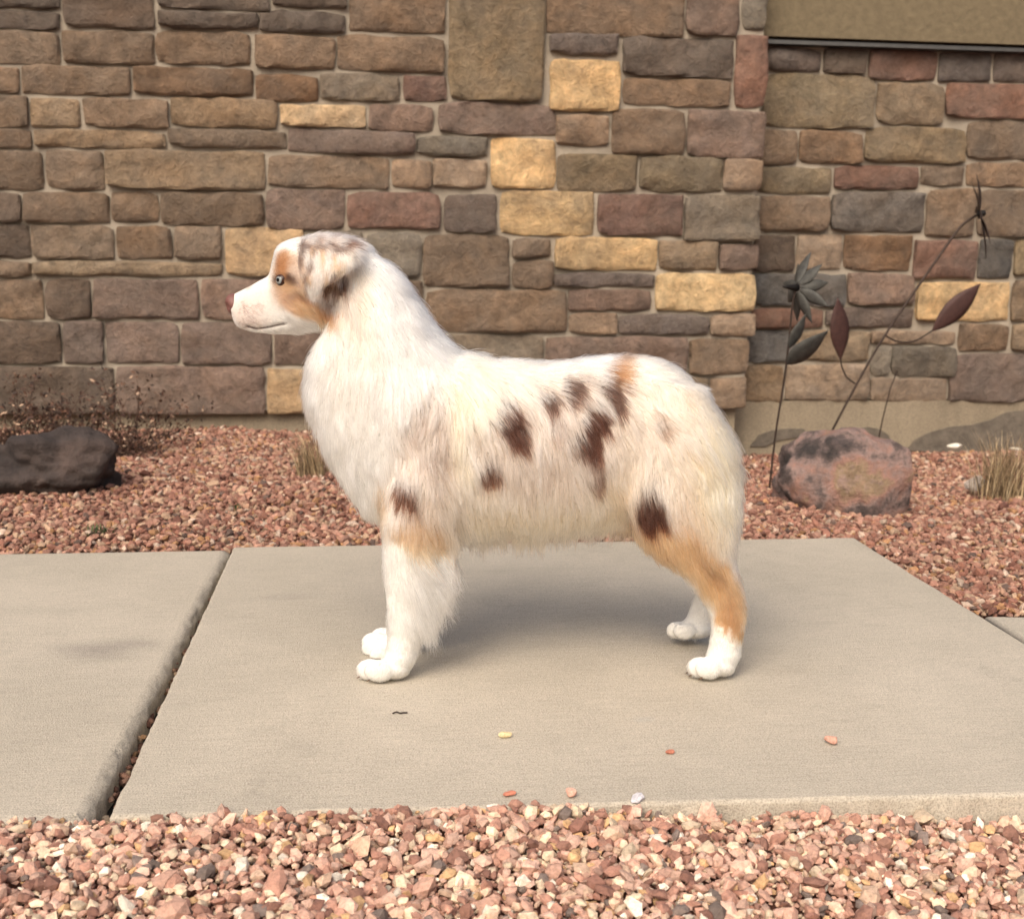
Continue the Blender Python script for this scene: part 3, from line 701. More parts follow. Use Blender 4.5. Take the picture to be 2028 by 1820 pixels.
chip(1928, 972, -0.05, 0.026, (176, 166, 158), 'grey white shell shaped stone standing beside the tall dry grass', 'white_stone', 9, None, 1.2)
# a curl of dead twig
tq = on_z(792, 1412, 0.002)
tw = link('twig', mesh('twig', *tube(spline([Vector((-.011, 0, 0)), Vector((-.005, .003, .001)), Vector((.0, -.002, .001)), Vector((.005, .002, .0)), Vector((.011, -.001, .001))]), 0.0011, 6), True), M['iron']); tw.location = tq
tag(tw, 'tiny dark curled twig lying on the slab near the front paws', 'twig')
# crumbs wedged in the joint
nn_ = 170; tt = rng.random(nn_) ** 1.2; ctr = JN[None] + (JF - JN)[None] * tt[:, None] + nrm[None] * (rng.uniform(0.1, 0.95, nn_) * (gapN + (gapF - gapN) * tt))[:, None]
jr = rng.uniform(0.003, 0.0085, nn_) * (1 - 0.6 * tt)
jz = -0.034 + rng.uniform(-0.008, 0.010, nn_)
jm = pebbles('joint_crumbs', np.concatenate([ctr, jz[:, None]], 1), jr, np.array((0.34, 0.29, 0.25)))
jo = link('joint_crumbs', jm, M['gravel'], pav); jo['kind'] = 'stuff'


# ------------------------------------------------------------------ dog
PXM = 0.000824                                    # metres per pixel of the traced side view
fw = Vector((math.sin(YAW), math.cos(YAW), 0))
DOG_YAW = -YAW + rad(3.5)
EX = Vector((math.cos(DOG_YAW), math.sin(DOG_YAW), 0)); EY = Vector((-math.sin(DOG_YAW), math.cos(DOG_YAW), 0))
d0 = ray(1090, 1100); d0.z = 0
DO = Vector((CAM.x, CAM.y, 0)) + d0 * (2.015 / d0.dot(fw))
def dpt(px, py, c=0.0):
    """a traced point on the dog's own side plane, c metres towards its left side: (x, -c, z) in the dog's frame"""
    d = ray(px, py); o = CAM - DO + EY * c
    t = -o.dot(EY) / d.dot(EY); p = o + d * t
    return np.array((p.dot(EX), -c, p.z))
TA = np.array(EX); TB = np.array(EY); RCn = np.array(RC.transposed())
def trace_uv(Pl):
    """dog frame -> coordinates of the traced side view; the right side mirrors the left"""
    y = -np.abs(Pl[:, 1])
    Wd = np.array(DO)[None] + Pl[:, :1] * TA + y[:, None] * TB; Wd[:, 2] += Pl[:, 2]
    q = (Wd - np.array(CAM)) @ RCn.T
    return CX + F * q[:, 0] / -q[:, 2], CY - F * q[:, 1] / -q[:, 2]

class Blob:
    def __init__(s): s.V = []; s.F = []
    def loft(s, secs, n=28, power=2.0, mirror=True):
        """secs: (top px, top py, bottom px, bottom py, half width px, offset px)"""
        rings = []
        # refine with Catmull-Rom along the chain
        A = np.array([(*q, 0)[:6] if len(q) == 5 else q for q in secs], float); ex = []
        for i in range(len(A) - 1):
            p0, p1, p2, p3 = A[max(i - 1, 0)], A[i], A[i + 1], A[min(i + 2, len(A) - 1)]
            for k in range(5):
                t = k / 5
                ex.append(0.5 * (2 * p1 + (p2 - p0) * t + (2 * p0 - 5 * p1 + 4 * p2 - p3) * t * t + (3 * p1 - p0 - 3 * p2 + p3) * t ** 3))
        ex.append(A[-1])
        for q in ex:
            c = q[5] * PXM
            a = dpt(q[0], q[1], abs(c) if mirror else c); b = dpt(q[2], q[3], abs(c) if mirror else c)
            if mirror and c < 0: a[1] *= -1; b[1] *= -1
            m = (a + b) / 2; h = (a - b) / 2; wv = np.array((0, q[4] * PXM, 0))
            th = np.arange(n) / n * 2 * math.pi; cs, sn = np.cos(th), np.sin(th)
            e = 2 / power
            cs = np.sign(cs) * np.abs(cs) ** e; sn = np.sign(sn) * np.abs(sn) ** e
            rings.append(m + cs[:, None] * h + sn[:, None] * wv)
        o = len(s.V)
        for r in rings: s.V.extend(r)
        for i in range(len(rings) - 1):
            for k in range(n):
                s.F.append((o + i * n + k, o + i * n + (k + 1) % n, o + (i + 1) * n + (k + 1) % n, o + (i + 1) * n + k))
        s.F.append(tuple(o + k for k in reversed(range(n)))); e0 = o + (len(rings) - 1) * n
        s.F.append(tuple(e0 + k for k in range(n)))
    def ell(s, px, py, c, rx, ry, rz, tilt=0.0, n=14, mirror=True):
        """ellipsoid, radii in px along body, lateral, height"""
        ct = dpt(px, py, (abs(c) if mirror else c) * PXM); ct[1] = -c * PXM; o = len(s.V); tl = rad(tilt)
        for i in range(n + 1):
            ph = math.pi * i / n
            for k in range(2 * n):
                th = math.pi * k / n
                x, y, z = rx * math.sin(ph) * math.cos(th), ry * math.sin(ph) * math.sin(th), rz * math.cos(ph)
                x, z = x * math.cos(tl) - z * math.sin(tl), x * math.sin(tl) + z * math.cos(tl)
                s.V.append(ct + np.array((x, y, z)) * PXM)
        for i in range(n):
            for k in range(2 * n):
                s.F.append((o + i * 2 * n + k, o + (i + 1) * 2 * n + k, o + (i + 1) * 2 * n + (k + 1) % (2 * n), o + i * 2 * n + (k + 1) % (2 * n)))

B = Blob()
# trunk and neck: back line and belly / chest line
B.loft([(1450, 905, 1456, 930, 22), (1416, 835, 1446, 975, 62), (1382, 775, 1400, 1000, 86), (1335, 728, 1345, 1020, 98), (1262, 706, 1262, 1035, 102), (1180, 709, 1175, 1048, 104),
        (1090, 719, 1082, 1056, 108), (1005, 716, 990, 1060, 112), (938, 708, 895, 1062, 112), (888, 692, 795, 1052, 110), (856, 655, 706, 985, 104),
        (824, 604, 640, 868, 96), (790, 552, 612, 768, 86), (752, 514, 622, 698, 74), (716, 490, 648, 652, 58)], 40)
# head: bridge and skull line against lip and jaw line
B.loft([(453, 588, 463, 632, 14), (464, 582, 472, 645, 22), (492, 568, 497, 656, 26), (515, 555, 520, 659, 30), (532, 545, 545, 661, 35), (539, 520, 566, 661, 43),
        (549, 490, 590, 660, 53), (574, 475, 614, 657, 61), (615, 466, 640, 652, 65), (660, 464, 672, 645, 64), (706, 476, 704, 632, 56), (740, 510, 725, 610, 40)], 32, 2.15)
for c in (1, -1):
    B.ell(578, 520, 34 * c, 26, 16, 13, 25)            # brow
    B.ell(600, 600, 40 * c, 46, 22, 38, -10)           # cheek
    # ear: hangs from the side of the skull, tip forward
    B.loft([(622, 468, 690, 472, 9, 46 * c), (600, 478, 706, 490, 13, 66 * c), (590, 504, 706, 514, 10, 88 * c), (592, 538, 686, 534, 8, 98 * c), (602, 567, 652, 558, 7, 100 * c), (617, 590, 638, 584, 6, 97 * c)], 24, 2.3)
    # fore leg
    f = 80 if c > 0 else 76
    B.loft([(800, 830, 905, 850, 42, 62 * c), (772, 930, 912, 950, 48, 74 * c), (758, 1010, 900, 1030, 46, 80 * c), (756, 1065, 880, 1080, 40, f * c), (757, 1115, 860, 1122, 34, f * c), (762, 1170, 846, 1178, 30, f * c),
            (766, 1225, 834, 1232, 28, f * c), (767, 1262, 828, 1270, 28, f * c), (762, 1292, 824, 1300, 29, f * c), (752, 1318, 812, 1326, 28, f * c)], 24)
    B.ell(782, 1318, f * c, 32, 31, 24)
    for k, (dx, dz) in zip((-28, -9.5, 9.5, 28), ((12, 2), (-6, 0), (-8, 0), (8, 2))):
        B.ell(742 + dx, 1326 + dz, c * (f + k), 28, 10, 22)
    # feathered back edge of the fore leg
    B.loft([(840, 1040, 905, 1048, 24, f * c), (830, 1090, 895, 1098, 21, f * c), (822, 1140, 884, 1150, 18, f * c), (812, 1195, 864, 1205, 14, f * c), (810, 1240, 840, 1250, 10, f * c)], 20)
    # hind leg
    h = 84
    dx = 0 if c > 0 else 0
    hl = [(1285, 745, 1388, 765, 46, 52), (1246, 850, 1438, 850, 54, 66), (1236, 940, 1458, 930, 56, 74), (1242, 1015, 1462, 1005, 52, 80), (1266, 1066, 1456, 1068, 44, 83), (1308, 1106, 1454, 1108, 36, 84),
          (1350, 1140, 1462, 1138, 30, 84), (1384, 1178, 1472, 1170, 26, 84), (1403, 1215, 1475, 1210, 24, 84), (1407, 1250, 1471, 1252, 25, 84), (1401, 1285, 1467, 1292, 27, 84), (1396, 1312, 1456, 1318, 27, 84)]
    if c > 0:
        B.loft(hl, 24)
        B.ell(1427, 1313, h, 31, 29, 24)
        for k, (ex_, ez) in zip((-27, -9.5, 9.5, 27), ((6, 2), (-8, 0), (-6, 0), (10, 2))):
            B.ell(1393 + ex_, 1321 + ez, h + k, 26, 10, 21.5)
    else:
        hl2 = [(a, b_, e, f_, g_, -o) for a, b_, e, f_, g_, o in hl[:5]]
        hl2 += [(1305, 1085, 1435, 1085, 34, -96), (1345, 1105, 1432, 1105, 28, -106), (1366, 1130, 1430, 1128, 24, -112), (1374, 1155, 1428, 1155, 22, -116), (1372, 1185, 1422, 1188, 22, -118), (1362, 1215, 1414, 1222, 24, -118), (1352, 1238, 1406, 1246, 25, -118)]
        B.loft(hl2, 24, 2.0, False)
        B.ell(1378, 1242, -118, 34, 29, 22, mirror=False)
        for k, (ex_, ez) in zip((27, 9.5, -9.5, -27), ((6, 2), (-8, 0), (-6, 0), (8, 2))):
            B.ell(1350 + ex_, 1247 + ez, -118 + k, 24, 10, 19, mirror=False)
B.ell(1376, 812, 0, 16, 20, 26, -40)                   # stub of the docked tail

me0 = mesh('dog_body', B.V, B.F)
tmp = bpy.data.objects.new('tmp', me0); COL.objects.link(tmp)
md = tmp.modifiers.new('r', 'REMESH'); md.mode = 'VOXEL'; md.voxel_size = 0.0028
dg = bpy.context.evaluated_depsgraph_get(); ev = tmp.evaluated_get(dg)
body_me = bpy.data.meshes.new_from_object(ev)
bpy.data.objects.remove(tmp); bpy.data.meshes.remove(me0)
nv = len(body_me.vertices); V = np.empty(nv * 3, np.float32); body_me.vertices.foreach_get('co', V); V = V.reshape(-1, 3).astype(np.float64)
E = np.empty(len(body_me.edges) * 2, np.int32); body_me.edges.foreach_get('vertices', E); E = E.reshape(-1, 2)
deg = np.bincount(E.ravel(), minlength=nv)[:, None]
uu, vv = trace_uv(V)
is_paw = (V[:, 2] < 0.045); is_head = (uu < 585) | ((uu < 712) & (vv < 608) & (np.abs(V[:, 1]) > 0.045))
fac = np.where(is_paw, 0.05, np.where(is_head, 0.35, 0.6))[:, None]
for it in range(26):
    A_ = np.zeros_like(V); np.add.at(A_, E[:, 0], V[E[:, 1]]); np.add.at(A_, E[:, 1], V[E[:, 0]])
    V += (A_ / deg - V) * fac * (1 if it < 5 else np.where(is_paw | is_head, 0.0, 1.0)[:, None])
# mouth line: a shallow groove along the lips
mouth = np.array([(488, 646), (505, 651), (530, 648), (562, 641)], float)
def dist_poly(u_, v_, pl):
    best = np.full(len(u_), 1e9)
    for a, b in zip(pl[:-1], pl[1:]):
        ab = b - a; t = np.clip(((u_ - a[0]) * ab[0] + (v_ - a[1]) * ab[1]) / ab.dot(ab), 0, 1)
        best = np.minimum(best, np.hypot(u_ - a[0] - ab[0] * t, v_ - a[1] - ab[1] * t))
    return best
uu, vv = trace_uv(V)
gm = np.exp(-(dist_poly(uu, vv, mouth) / 3.6) ** 2)
V[:, 1] -= np.sign(V[:, 1]) * gm * 0.0045
V[:, 2] = np.maximum(V[:, 2], 0.0012)
body_me.vertices.foreach_set('co', V.astype(np.float32).ravel()); body_me.update()
body_me.polygons.foreach_set('use_smooth', [True] * len(body_me.polygons))

# coat markings plus shade of ear hollow and toe creases, painted in the dog's own side view
WHITE, CREAM, BUTTER = (239, 238, 233), (234, 222, 202), (235, 221, 190)
LILAC, GREY, BEIGE = (198, 181, 169), (142, 126, 116), (218, 200, 172)
TAN, COPPER, LIVER, DARK = (204, 166, 126), (166, 118, 80), (64, 34, 21), (88, 58, 44)
MARKS = [  # u, v, ru, rv, angle, colour, strength, softness
 (1060, 890, 240, 150, 0, CREAM, .8, .4), (1330, 850, 130, 150, 0, CREAM, .85, .4), (1425, 950, 55, 140, 0, BUTTER, .8, .5),
 (700, 760, 60, 120, 0, CREAM, .3, .6), (720, 650, 30, 70, 0, CREAM, .35, .6),
 (1080, 895, 175, 100, 0, LILAC, .75, .5), (1140, 790, 130, 60, -8, LILAC, .6, .5), (850, 860, 62, 95, 25, LILAC, .85, .45), (830, 960, 50, 60, 0, LILAC, .6, .5), (1290, 860, 70, 60, 0, LILAC, .55, .6), (1310, 980, 60, 70, 10, LILAC, .4, .6),
 (930, 760, 45, 70, 0, BUTTER, .7, .5), (912, 900, 16, 80, -6, BUTTER, .7, .6), (1000, 740, 60, 22, 0, CREAM, .7, .6),
 (1060, 1040, 190, 42, 0, BEIGE, .8, .5), (1215, 1010, 30, 60, 0, BEIGE, .8, .5), (870, 900, 22, 40, 20, GREY, .55, .8), (840, 820, 60, 14, -30, GREY, .45, .8), (900, 960, 30, 60, 0, LILAC, .5, .7),
 (830, 1058, 70, 32, 4, TAN, .85, .4), (758, 995, 14, 52, 6, TAN, .8, .6), (850, 1035, 50, 22, 0, GREY, .45, .8),
 (1350, 1090, 95, 42, 28, TAN, .95, .4), (1270, 1060, 45, 40, 0, TAN, .7, .6), (1420, 1150, 55, 45, 40, TAN, 1, .35), (1445, 1215, 34, 70, -6, TAN, 1, .3), (1450, 1225, 20, 45, -8, COPPER, .6, .7), (1405, 1125, 50, 12, 45, DARK, .45, .8), (1300, 1090, 60, 14, 38, COPPER, .45, .8),
 (1360, 1010, 40, 70, 0, TAN, .35, .8), (1255, 1010, 26, 60, 0, TAN, .45, .7), (1370, 1055, 70, 40, 15, TAN, .5, .7), (840, 1010, 60, 40, 0, TAN, .3, .8),
 (1012, 838, 26, 44, -8, LIVER, 1, .35), (1032, 858, 16, 24, 0, LIVER, .8, .6), (984, 832, 12, 16, 0, LIVER, .7, .6),
 (1176, 850, 24, 50, 8, LIVER, 1, .3), (1148, 874, 26, 14, -20, LIVER, .9, .5), (1090, 794, 21, 16, 20, LIVER, .95, .5), (1134, 772, 19, 24, 25, LIVER, .95, .5),
 (1208, 760, 16, 36, 20, LIVER, .95, .45), (1219, 796, 16, 30, -5, LIVER, .95, .5), (1228, 726, 18, 28, 30, COPPER, .85, .5), (1248, 706, 26, 7, -10, COPPER, .55, .7), (1160, 800, 10, 14, 0, DARK, .5, .8),
 (970, 928, 22, 25, 20, DARK, .95, .5), (806, 970, 30, 22, 5, DARK, 1, .4), (830, 990, 14, 14, 0, DARK, .5, .7), (1284, 1006, 36, 40, 35, LIVER, 1, .4), (1180, 936, 15, 31, 0, DARK, .85, .5), (1312, 843, 18, 12, 0, DARK, .8, .6), (1313, 820, 13, 15, 0, COPPER, .45, .7),
 (936, 842, 8, 24, -8, DARK, .5, .8), (1085, 940, 9, 10, 0, DARK, .4, .8), (870, 838, 14, 8, -20, DARK, .35, .8), (1360, 815, 12, 30, 30, TAN, .35, .9), (1380, 905, 50, 12, 20, TAN, .3, .9),
 # head
 (660, 475, 70, 22, 0, LILAC, .8, .5), (640, 535, 55, 62, 0, LILAC, .55, .4), (700, 580, 34, 70, 0, CREAM, .8, .5), (690, 600, 26, 50, -8, LILAC, .6, .6), (574, 552, 34, 47, 0, TAN, .95, .35), (568, 545, 24, 38, 0, COPPER, .5, .6), (592, 602, 44, 22, 28, TAN, .9, .35),
 (560, 518, 15, 25, 10, COPPER, .95, .45), (575, 585, 26, 10, 20, DARK, .5, .7), (585, 540, 16, 30, 0, LILAC, .7, .5), (568, 558, 24, 17, 0, DARK, .7, .6), (561, 556, 21, 15, 10, LIVER, .95, .45), (562, 585, 22, 26, 0, TAN, .8, .5), (596, 606, 56, 20, 24, COPPER, .85, .45), (557, 540, 10, 16, 0, COPPER, .7, .6), (590, 590, 22, 14, 0, DARK, .7, .6), (622, 617, 48, 15, 22, TAN, .75, .5), (650, 625, 30, 13, 10, COPPER, .8, .5),
 (597, 505, 7, 32, 6, DARK, .75, .6), (625, 489, 34, 5, 4, DARK, .7, .7), (672, 492, 26, 6, 24, DARK, .7, .7), (682, 478, 8, 9, 0, LIVER, .8, .5), (605, 547, 6, 9, 10, DARK, .9, .5), (612, 532, 8, 6, 0, DARK, .5, .7), (630, 575, 10, 7, 0, DARK, .45, .8), (648, 555, 7, 24, -12, TAN, .6, .7),
 (672, 556, 19, 20, 20, DARK, 1, .4), (672, 554, 11, 14, 20, LIVER, .95, .5), (672, 530, 20, 8, 15, TAN, .7, .6), (648, 572, 6, 16, 20, TAN, .7, .6), (655, 585, 10, 20, 15, DARK, .6, .7), (652, 605, 22, 12, 20, DARK, .55, .7),  # opening dark pair: shade of the ear's hollow, painted into the fur
 (742, 1336, 4, 12, 12, (150, 108, 84), .7, .7), (768, 1337, 5, 13, 14, (140, 100, 78), .85, .7), (1390, 1334, 10, 9, 20, (150, 104, 84), .55, .8), (1398, 1334, 5, 12, 12, (110, 74, 58), .85, .7), (1374, 1330, 4, 11, 12, (150, 108, 84), .6, .7),  # shade lines painted between the toes; the widest is a reddish stain
 (505, 605, 50, 42, 0, (226, 212, 202), .5, .7), (491, 563, 10, 6, -35, (170, 120, 105), .6, .7), (485, 620, 26, 24, 0, (232, 214, 204), .7, .6), (500, 640, 30, 10, 0, (226, 206, 196), .6, .7),
]
for k in range(46):   # mottling on ear and skull
    MARKS.append((random.uniform(596, 712), random.uniform(458, 590), random.uniform(3, 8), random.uniform(4, 12), random.uniform(-30, 30), random.choice((DARK, DARK, GREY, WHITE, TAN, WHITE)), random.uniform(.5, .95), .6))
roan = [(random.uniform(800, 1340), random.uniform(750, 1000), random.uniform(4, 12), random.uniform(6, 18), random.uniform(-30, 30), random.choice((GREY, GREY, WHITE, CREAM, WHITE, DARK)), random.uniform(.25, .55), .8) for k in range(110)]
n_ = next(i_ for i_, m_ in enumerate(MARKS) if m_[5] == LIVER); MARKS[n_:n_] = roan      # flecks over the merle, under the solid patches
for k in range(46):   # freckles on the lips
    MARKS.append((random.uniform(470, 520), random.uniform(600, 648), random.uniform(1.4, 2.4), random.uniform(1.4, 2.4), 0, (150, 112, 98), .55, .8))
def coat_colour(Pl, seed=0):
    u_, v_ = trace_uv(Pl)
    w1 = vnoise(Pl * 60, 31); w2 = vnoise(Pl * 60, 57); w3 = vnoise(Pl * 160, 71)
    wl = np.clip((u_ - 560) / 200, 0.35, 1.0)
    ua = u_ + (w1 * 7 + w3 * 6) * wl; va = v_ + (w2 * 8 + vnoise(Pl * 160, 77) * 9) * wl
    C_ = np.tile(np.array(lin(WHITE)), (len(Pl), 1))
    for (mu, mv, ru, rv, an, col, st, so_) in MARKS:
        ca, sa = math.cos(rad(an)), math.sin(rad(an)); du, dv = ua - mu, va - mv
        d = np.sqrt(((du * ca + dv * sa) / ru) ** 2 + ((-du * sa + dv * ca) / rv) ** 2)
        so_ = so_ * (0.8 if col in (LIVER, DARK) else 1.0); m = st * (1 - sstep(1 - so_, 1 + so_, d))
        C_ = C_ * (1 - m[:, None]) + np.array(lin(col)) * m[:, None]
    # white blaze, legs and feet stay white
    wm = 1 - sstep(1236, 1262, va + (ua - 1430) * -0.55); wl_ = np.where(u_ > 1300, 1 - wm, 0)
    wl_ = np.maximum(wl_, np.where((u_ < 1000), sstep(1078, 1098, va + (ua - 830) * 0.05), 0))
    far = (Pl[:, 1] > 0.05) & (v_ > 1150); wl_ = np.where(far, 1, wl_)
    C_ = C_ * (1 - wl_[:, None]) + np.array(lin(WHITE)) * wl_[:, None]
    return C_
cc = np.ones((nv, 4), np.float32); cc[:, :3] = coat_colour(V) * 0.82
mk = np.exp(-(dist_poly(uu, vv, mouth) / 2.3) ** 2)[:, None]; cc[:, :3] = cc[:, :3] * (1 - mk * .9) + np.array(lin((70, 40, 34))) * mk * .9
at = body_me.color_attributes.new('coat', 'FLOAT_COLOR', 'POINT'); at.data.foreach_set('color', cc.ravel())
M['skin'] = attr_material('short coat', 'coat', 0.9, 300, 0.3, 0.3)

dog = empty('dog'); dog.location = DO; dog.rotation_euler = (0, 0, DOG_YAW)
tag(dog, 'white, tan and merle fluffy shepherd dog standing in profile on the concrete slab', 'dog')
body_me.name = 'body'; body_me.materials.clear()
body = link('body', body_me, M['skin'], dog)

# --- coat: strands grown from the body
FLOW = np.array([  # u, v, du, dv, length mm, lift
 (480, 575, 1, -.45, 5, .25), (500, 615, 1, .15, 6, .3), (480, 640, .9, .2, 6, .3), (540, 650, 1, .1, 7, .3), (540, 590, 1, .1, 7, .25), (552, 500, .5, -.9, 8, .25), (580, 478, .9, -.4, 11, .3), (620, 468, 1, 0, 15, .4), (670, 462, 1, .1, 20, .5), (710, 475, .9, .5, 26, .5),
 (560, 556, 1, .25, 5, .2), (600, 610, .85, .5, 16, .25), (650, 628, .6, .8, 26, .3), (600, 650, .9, .35, 12, .25), (640, 660, .4, .9, 26, .3),
 (620, 510, -.1, 1, 9, .3), (660, 510, .05, 1, 10, .3), (625, 555, -.1, 1, 9, .3), (628, 584, -.1, 1, 9, .3), (680, 530, -.2, 1, 12, .35), (650, 560, -.3, 1, 9, .3), (690, 600, .3, 1, 32, .35),
 (760, 530, .55, .85, 36, .55), (820, 610, .5, .87, 42, .6), (860, 665, .6, .8, 46, .65), (730, 620, .15, 1, 38, .3), (720, 720, .02, 1, 42, .28), (780, 700, .25, 1, 42, .28), (820, 740, .1, 1, 42, .28),
 (625, 720, -.1, 1, 36, .45), (605, 790, -.05, 1, 38, .42), (640, 880, .15, 1, 40, .38), (690, 970, .3, 1, 40, .34), (700, 850, .08, 1, 42, .26), (760, 900, .1, 1, 40, .25),
 (910, 700, .95, .2, 40, .55), (930, 760, .6, .85, 40, .3), (880, 800, .05, 1, 40, .26), (840, 850, .0, 1, 36, .26), (820, 950, .12, 1, 32, .25), (900, 900, .1, 1, 38, .26), (900, 1000, .15, 1, 40, .26),
 (1000, 715, 1, .15, 26, .35), (1100, 715, 1, .05, 24, .35), (1220, 702, 1, .08, 24, .3), (1320, 716, .85, .5, 28, .32), (1000, 780, .6, .8, 34, .28), (1080, 840, .3, 1, 34, .28), (1180, 790, .55, .85, 32, .28), (1200, 900, .15, 1, 34, .26), (1050, 940, .1, 1, 38, .24),
 (1000, 1040, .08, 1, 30, .2), (1100, 1045, .05, 1, 30, .2), (1200, 1045, .1, 1, 28, .2), (930, 1060, .2, 1, 34, .22),
 (1280, 800, .7, .7, 32, .3), (1340, 850, .6, .8, 34, .3), (1300, 920, .15, 1, 32, .26), (1380, 770, .5, .87, 24, .2), (1410, 820, .48, .88, 38, .2), (1425, 850, .5, .87, 50, .22), (1430, 890, .4, .92, 44, .28), (1380, 930, .6, .8, 38, .28), (1450, 970, .15, 1, 40, .34), (1440, 1050, .05, 1, 34, .3), (1340, 1010, .3, 1, 30, .25), (1280, 1050, .35, .95, 30, .24),
 (1340, 1095, .45, .9, 22, .22), (1400, 1120, .5, .87, 20, .25), (1450, 1150, .35, .95, 20, .3), (1440, 1190, .15, 1, 18, .25), (1465, 1200, .2, 1, 18, .35), (1455, 1250, -.02, 1, 14, .25), (1425, 1240, -.1, 1, 9, .22), (1430, 1290, -.15, 1, 8, .25), (1395, 1320, -.7, .7, 4, .3), (1445, 1325, -.2, 1, 8, .3),
 (800, 1030, .15, 1, 28, .24), (850, 1060, .3, .95, 40, .26), (770, 1060, .12, 1, 14, .22), (780, 1120, .08, 1, 12, .22), (800, 1190, .12, 1, 14, .22), (765, 1180, .05, 1, 8, .2), (845, 1110, .5, .86, 62, .32), (835, 1160, .5, .86, 60, .32), (826, 1210, .5, .86, 46, .32), (822, 1250, .4, .9, 26, .3), (790, 1260, 0, 1, 9, .22), (815, 1290, .15, 1, 10, .28), (780, 1300, -.4, .9, 8, .25), (740, 1325, -.7, .7, 4, .3), (800, 1325, -.2, 1, 7, .3),
], float)
FLOW[:, 4] *= 0.001
FLOW[:, 4] = np.where(FLOW[:, 4] > 0.02, 0.02 + (FLOW[:, 4] - 0.02) * 0.72, FLOW[:, 4])
FLOW[(FLOW[:, 0] > 815) & (FLOW[:, 0] < 860) & (FLOW[:, 1] > 1090) & (FLOW[:, 1] < 1220), 4] = 0.055
nrm_v = np.empty(nv * 3, np.float32); body_me.vertices.foreach_get('normal', nrm_v); nrm_v = nrm_v.reshape(-1, 3).astype(np.float64)
body_me.calc_loop_triangles(); T = np.empty(len(body_me.loop_triangles) * 3, np.int32); body_me.loop_triangles.foreach_get('vertices', T); T = T.reshape(-1, 3)
def field(u_, v_, stack):
    W_ = np.zeros(len(u_)); out = np.zeros((len(u_), 4))
    for (fu, fv, du, dv, ln, lf_) in FLOW:
        d2 = (u_ - fu) ** 2 + (v_ - fv) ** 2
        wt = 1 / (d2 + 60) ** 1.6
        W_ += wt; out += wt[:, None] * np.array((du, dv, ln, lf_))
    return out / W_[:, None]
area = np.linalg.norm(np.cross(V[T[:, 1]] - V[T[:, 0]], V[T[:, 2]] - V[T[:, 0]]), axis=1) / 2
cen = V[T].mean(1); tu, tv = trace_uv(cen)
tf = field(tu, tv, None)
dens = np.clip(0.020 / np.maximum(tf[:, 2], 0.004), 0.75, 3.4)
dens *= np.where(cen[:, 1] > 0.02, 0.55, 1.0) * (cen[:, 2] > 0.004)
dens *= np.where((np.hypot((tu - 558) / 10, (tv - 555) / 8) < 1) & (np.abs(cen[:, 1]) > .01), 0, 1)
dens *= np.where((tu < 472) & (tv < 618), 0, 1)
dens *= np.where(dist_poly(tu, tv, mouth) < 2.5, 0, 1)
NH = 330000
p = area * dens; p /= p.sum()
ti = rng.choice(len(T), NH, p=p); r1, r2 = np.sqrt(rng.random(NH)), rng.random(NH)
bc = np.stack([1 - r1, r1 * (1 - r2), r1 * r2], -1)
P0 = (V[T[ti]] * bc[:, :, None]).sum(1); N0 = (nrm_v[T[ti]] * bc[:, :, None]).sum(1); N0 /= np.linalg.norm(N0, axis=1)[:, None]
hu, hv = trace_uv(P0); fl = field(hu, hv, None)
d3 = np.stack([fl[:, 0], np.zeros(NH), -fl[:, 1]], -1)
def nvec(P, s, seed): return np.stack([vnoise(P * s, seed), vnoise(P * s, seed + 1), vnoise(P * s, seed + 2)], -1)
Ln = fl[:, 2] * rng.uniform(0.55, 1.2, NH) * (1 + 0.25 * vnoise(P0 * 50, 8))
wig = np.clip(Ln / 0.03, 0.15, 1.0)[:, None]
d3 = d3 + nvec(P0, 28, 101) * 0.30 * wig + nvec(P0, 75, 111) * 0.30 * wig + rng.normal(0, 0.07, (NH, 3))
t3 = d3 - N0 * (d3 * N0).sum(1)[:, None]
tl = np.linalg.norm(t3, axis=1)
down = np.array((0.05, 0, -1.0)); t3 = np.where((tl < 0.25)[:, None], down - N0 * (N0 @ down)[:, None] + d3 * .3, t3)
t3 /= np.maximum(np.linalg.norm(t3, axis=1), 1e-6)[:, None]
lift = fl[:, 3] * rng.uniform(0.6, 1.4, NH) + np.where(rng.random(NH) < 0.15, rng.uniform(0.1, 0.55, NH), 0) * (Ln > 0.012)
NP = 6
s_ = np.linspace(0, 1, NP)
curl = nvec(P0, 40, 131) * 0.16 * wig
H = P0[:, None, :] - N0[:, None, :] * 0.0008 + Ln[:, None, None] * (t3[:, None, :] * s_[None, :, None] + N0[:, None, :] * lift[:, None, None] * (s_ * (1 - 0.45 * s_))[None, :, None]
    + curl[:, None, :] * (s_ ** 2)[None, :, None] + np.array((0, 0, -0.14))[None, None] * (s_ ** 2)[None, :, None])
# locks: strands lean towards a neighbour's tip
NG = 15000; gi = rng.choice(NH, NG, replace=False)
lockv = rng.uniform(0.89, 1.06, NG)
kd = kdtree.KDTree(NG)
for k, i in enumerate(gi): kd.insert(P0[i], k)
kd.balance()
near = np.array([kd.find(q)[1] for q in P0])
gl = gi[near]; same = ((N0 * N0[gl]).sum(1) > 0.5)
ratio = np.clip(Ln / np.maximum(Ln[gl], 1e-4), 0.5, 1.3)
tgt = P0[gl][:, None, :] + (H[gl] - P0[gl][:, None, :]) * ratio[:, None, None]
k_ = (np.where(hv > 1015, 0.3, 0.62) * same * np.clip((Ln - 0.008) / 0.015, 0, 1))[:, None, None] * (s_ ** 1.3)[None, :, None] * rng.uniform(0.5, 1.1, (NH, 1, 1))
H = H * (1 - k_) + tgt * k_
H[..., 2] = np.maximum(H[..., 2], 0.0015)
hc = np.ones((NH, 4), np.float32)
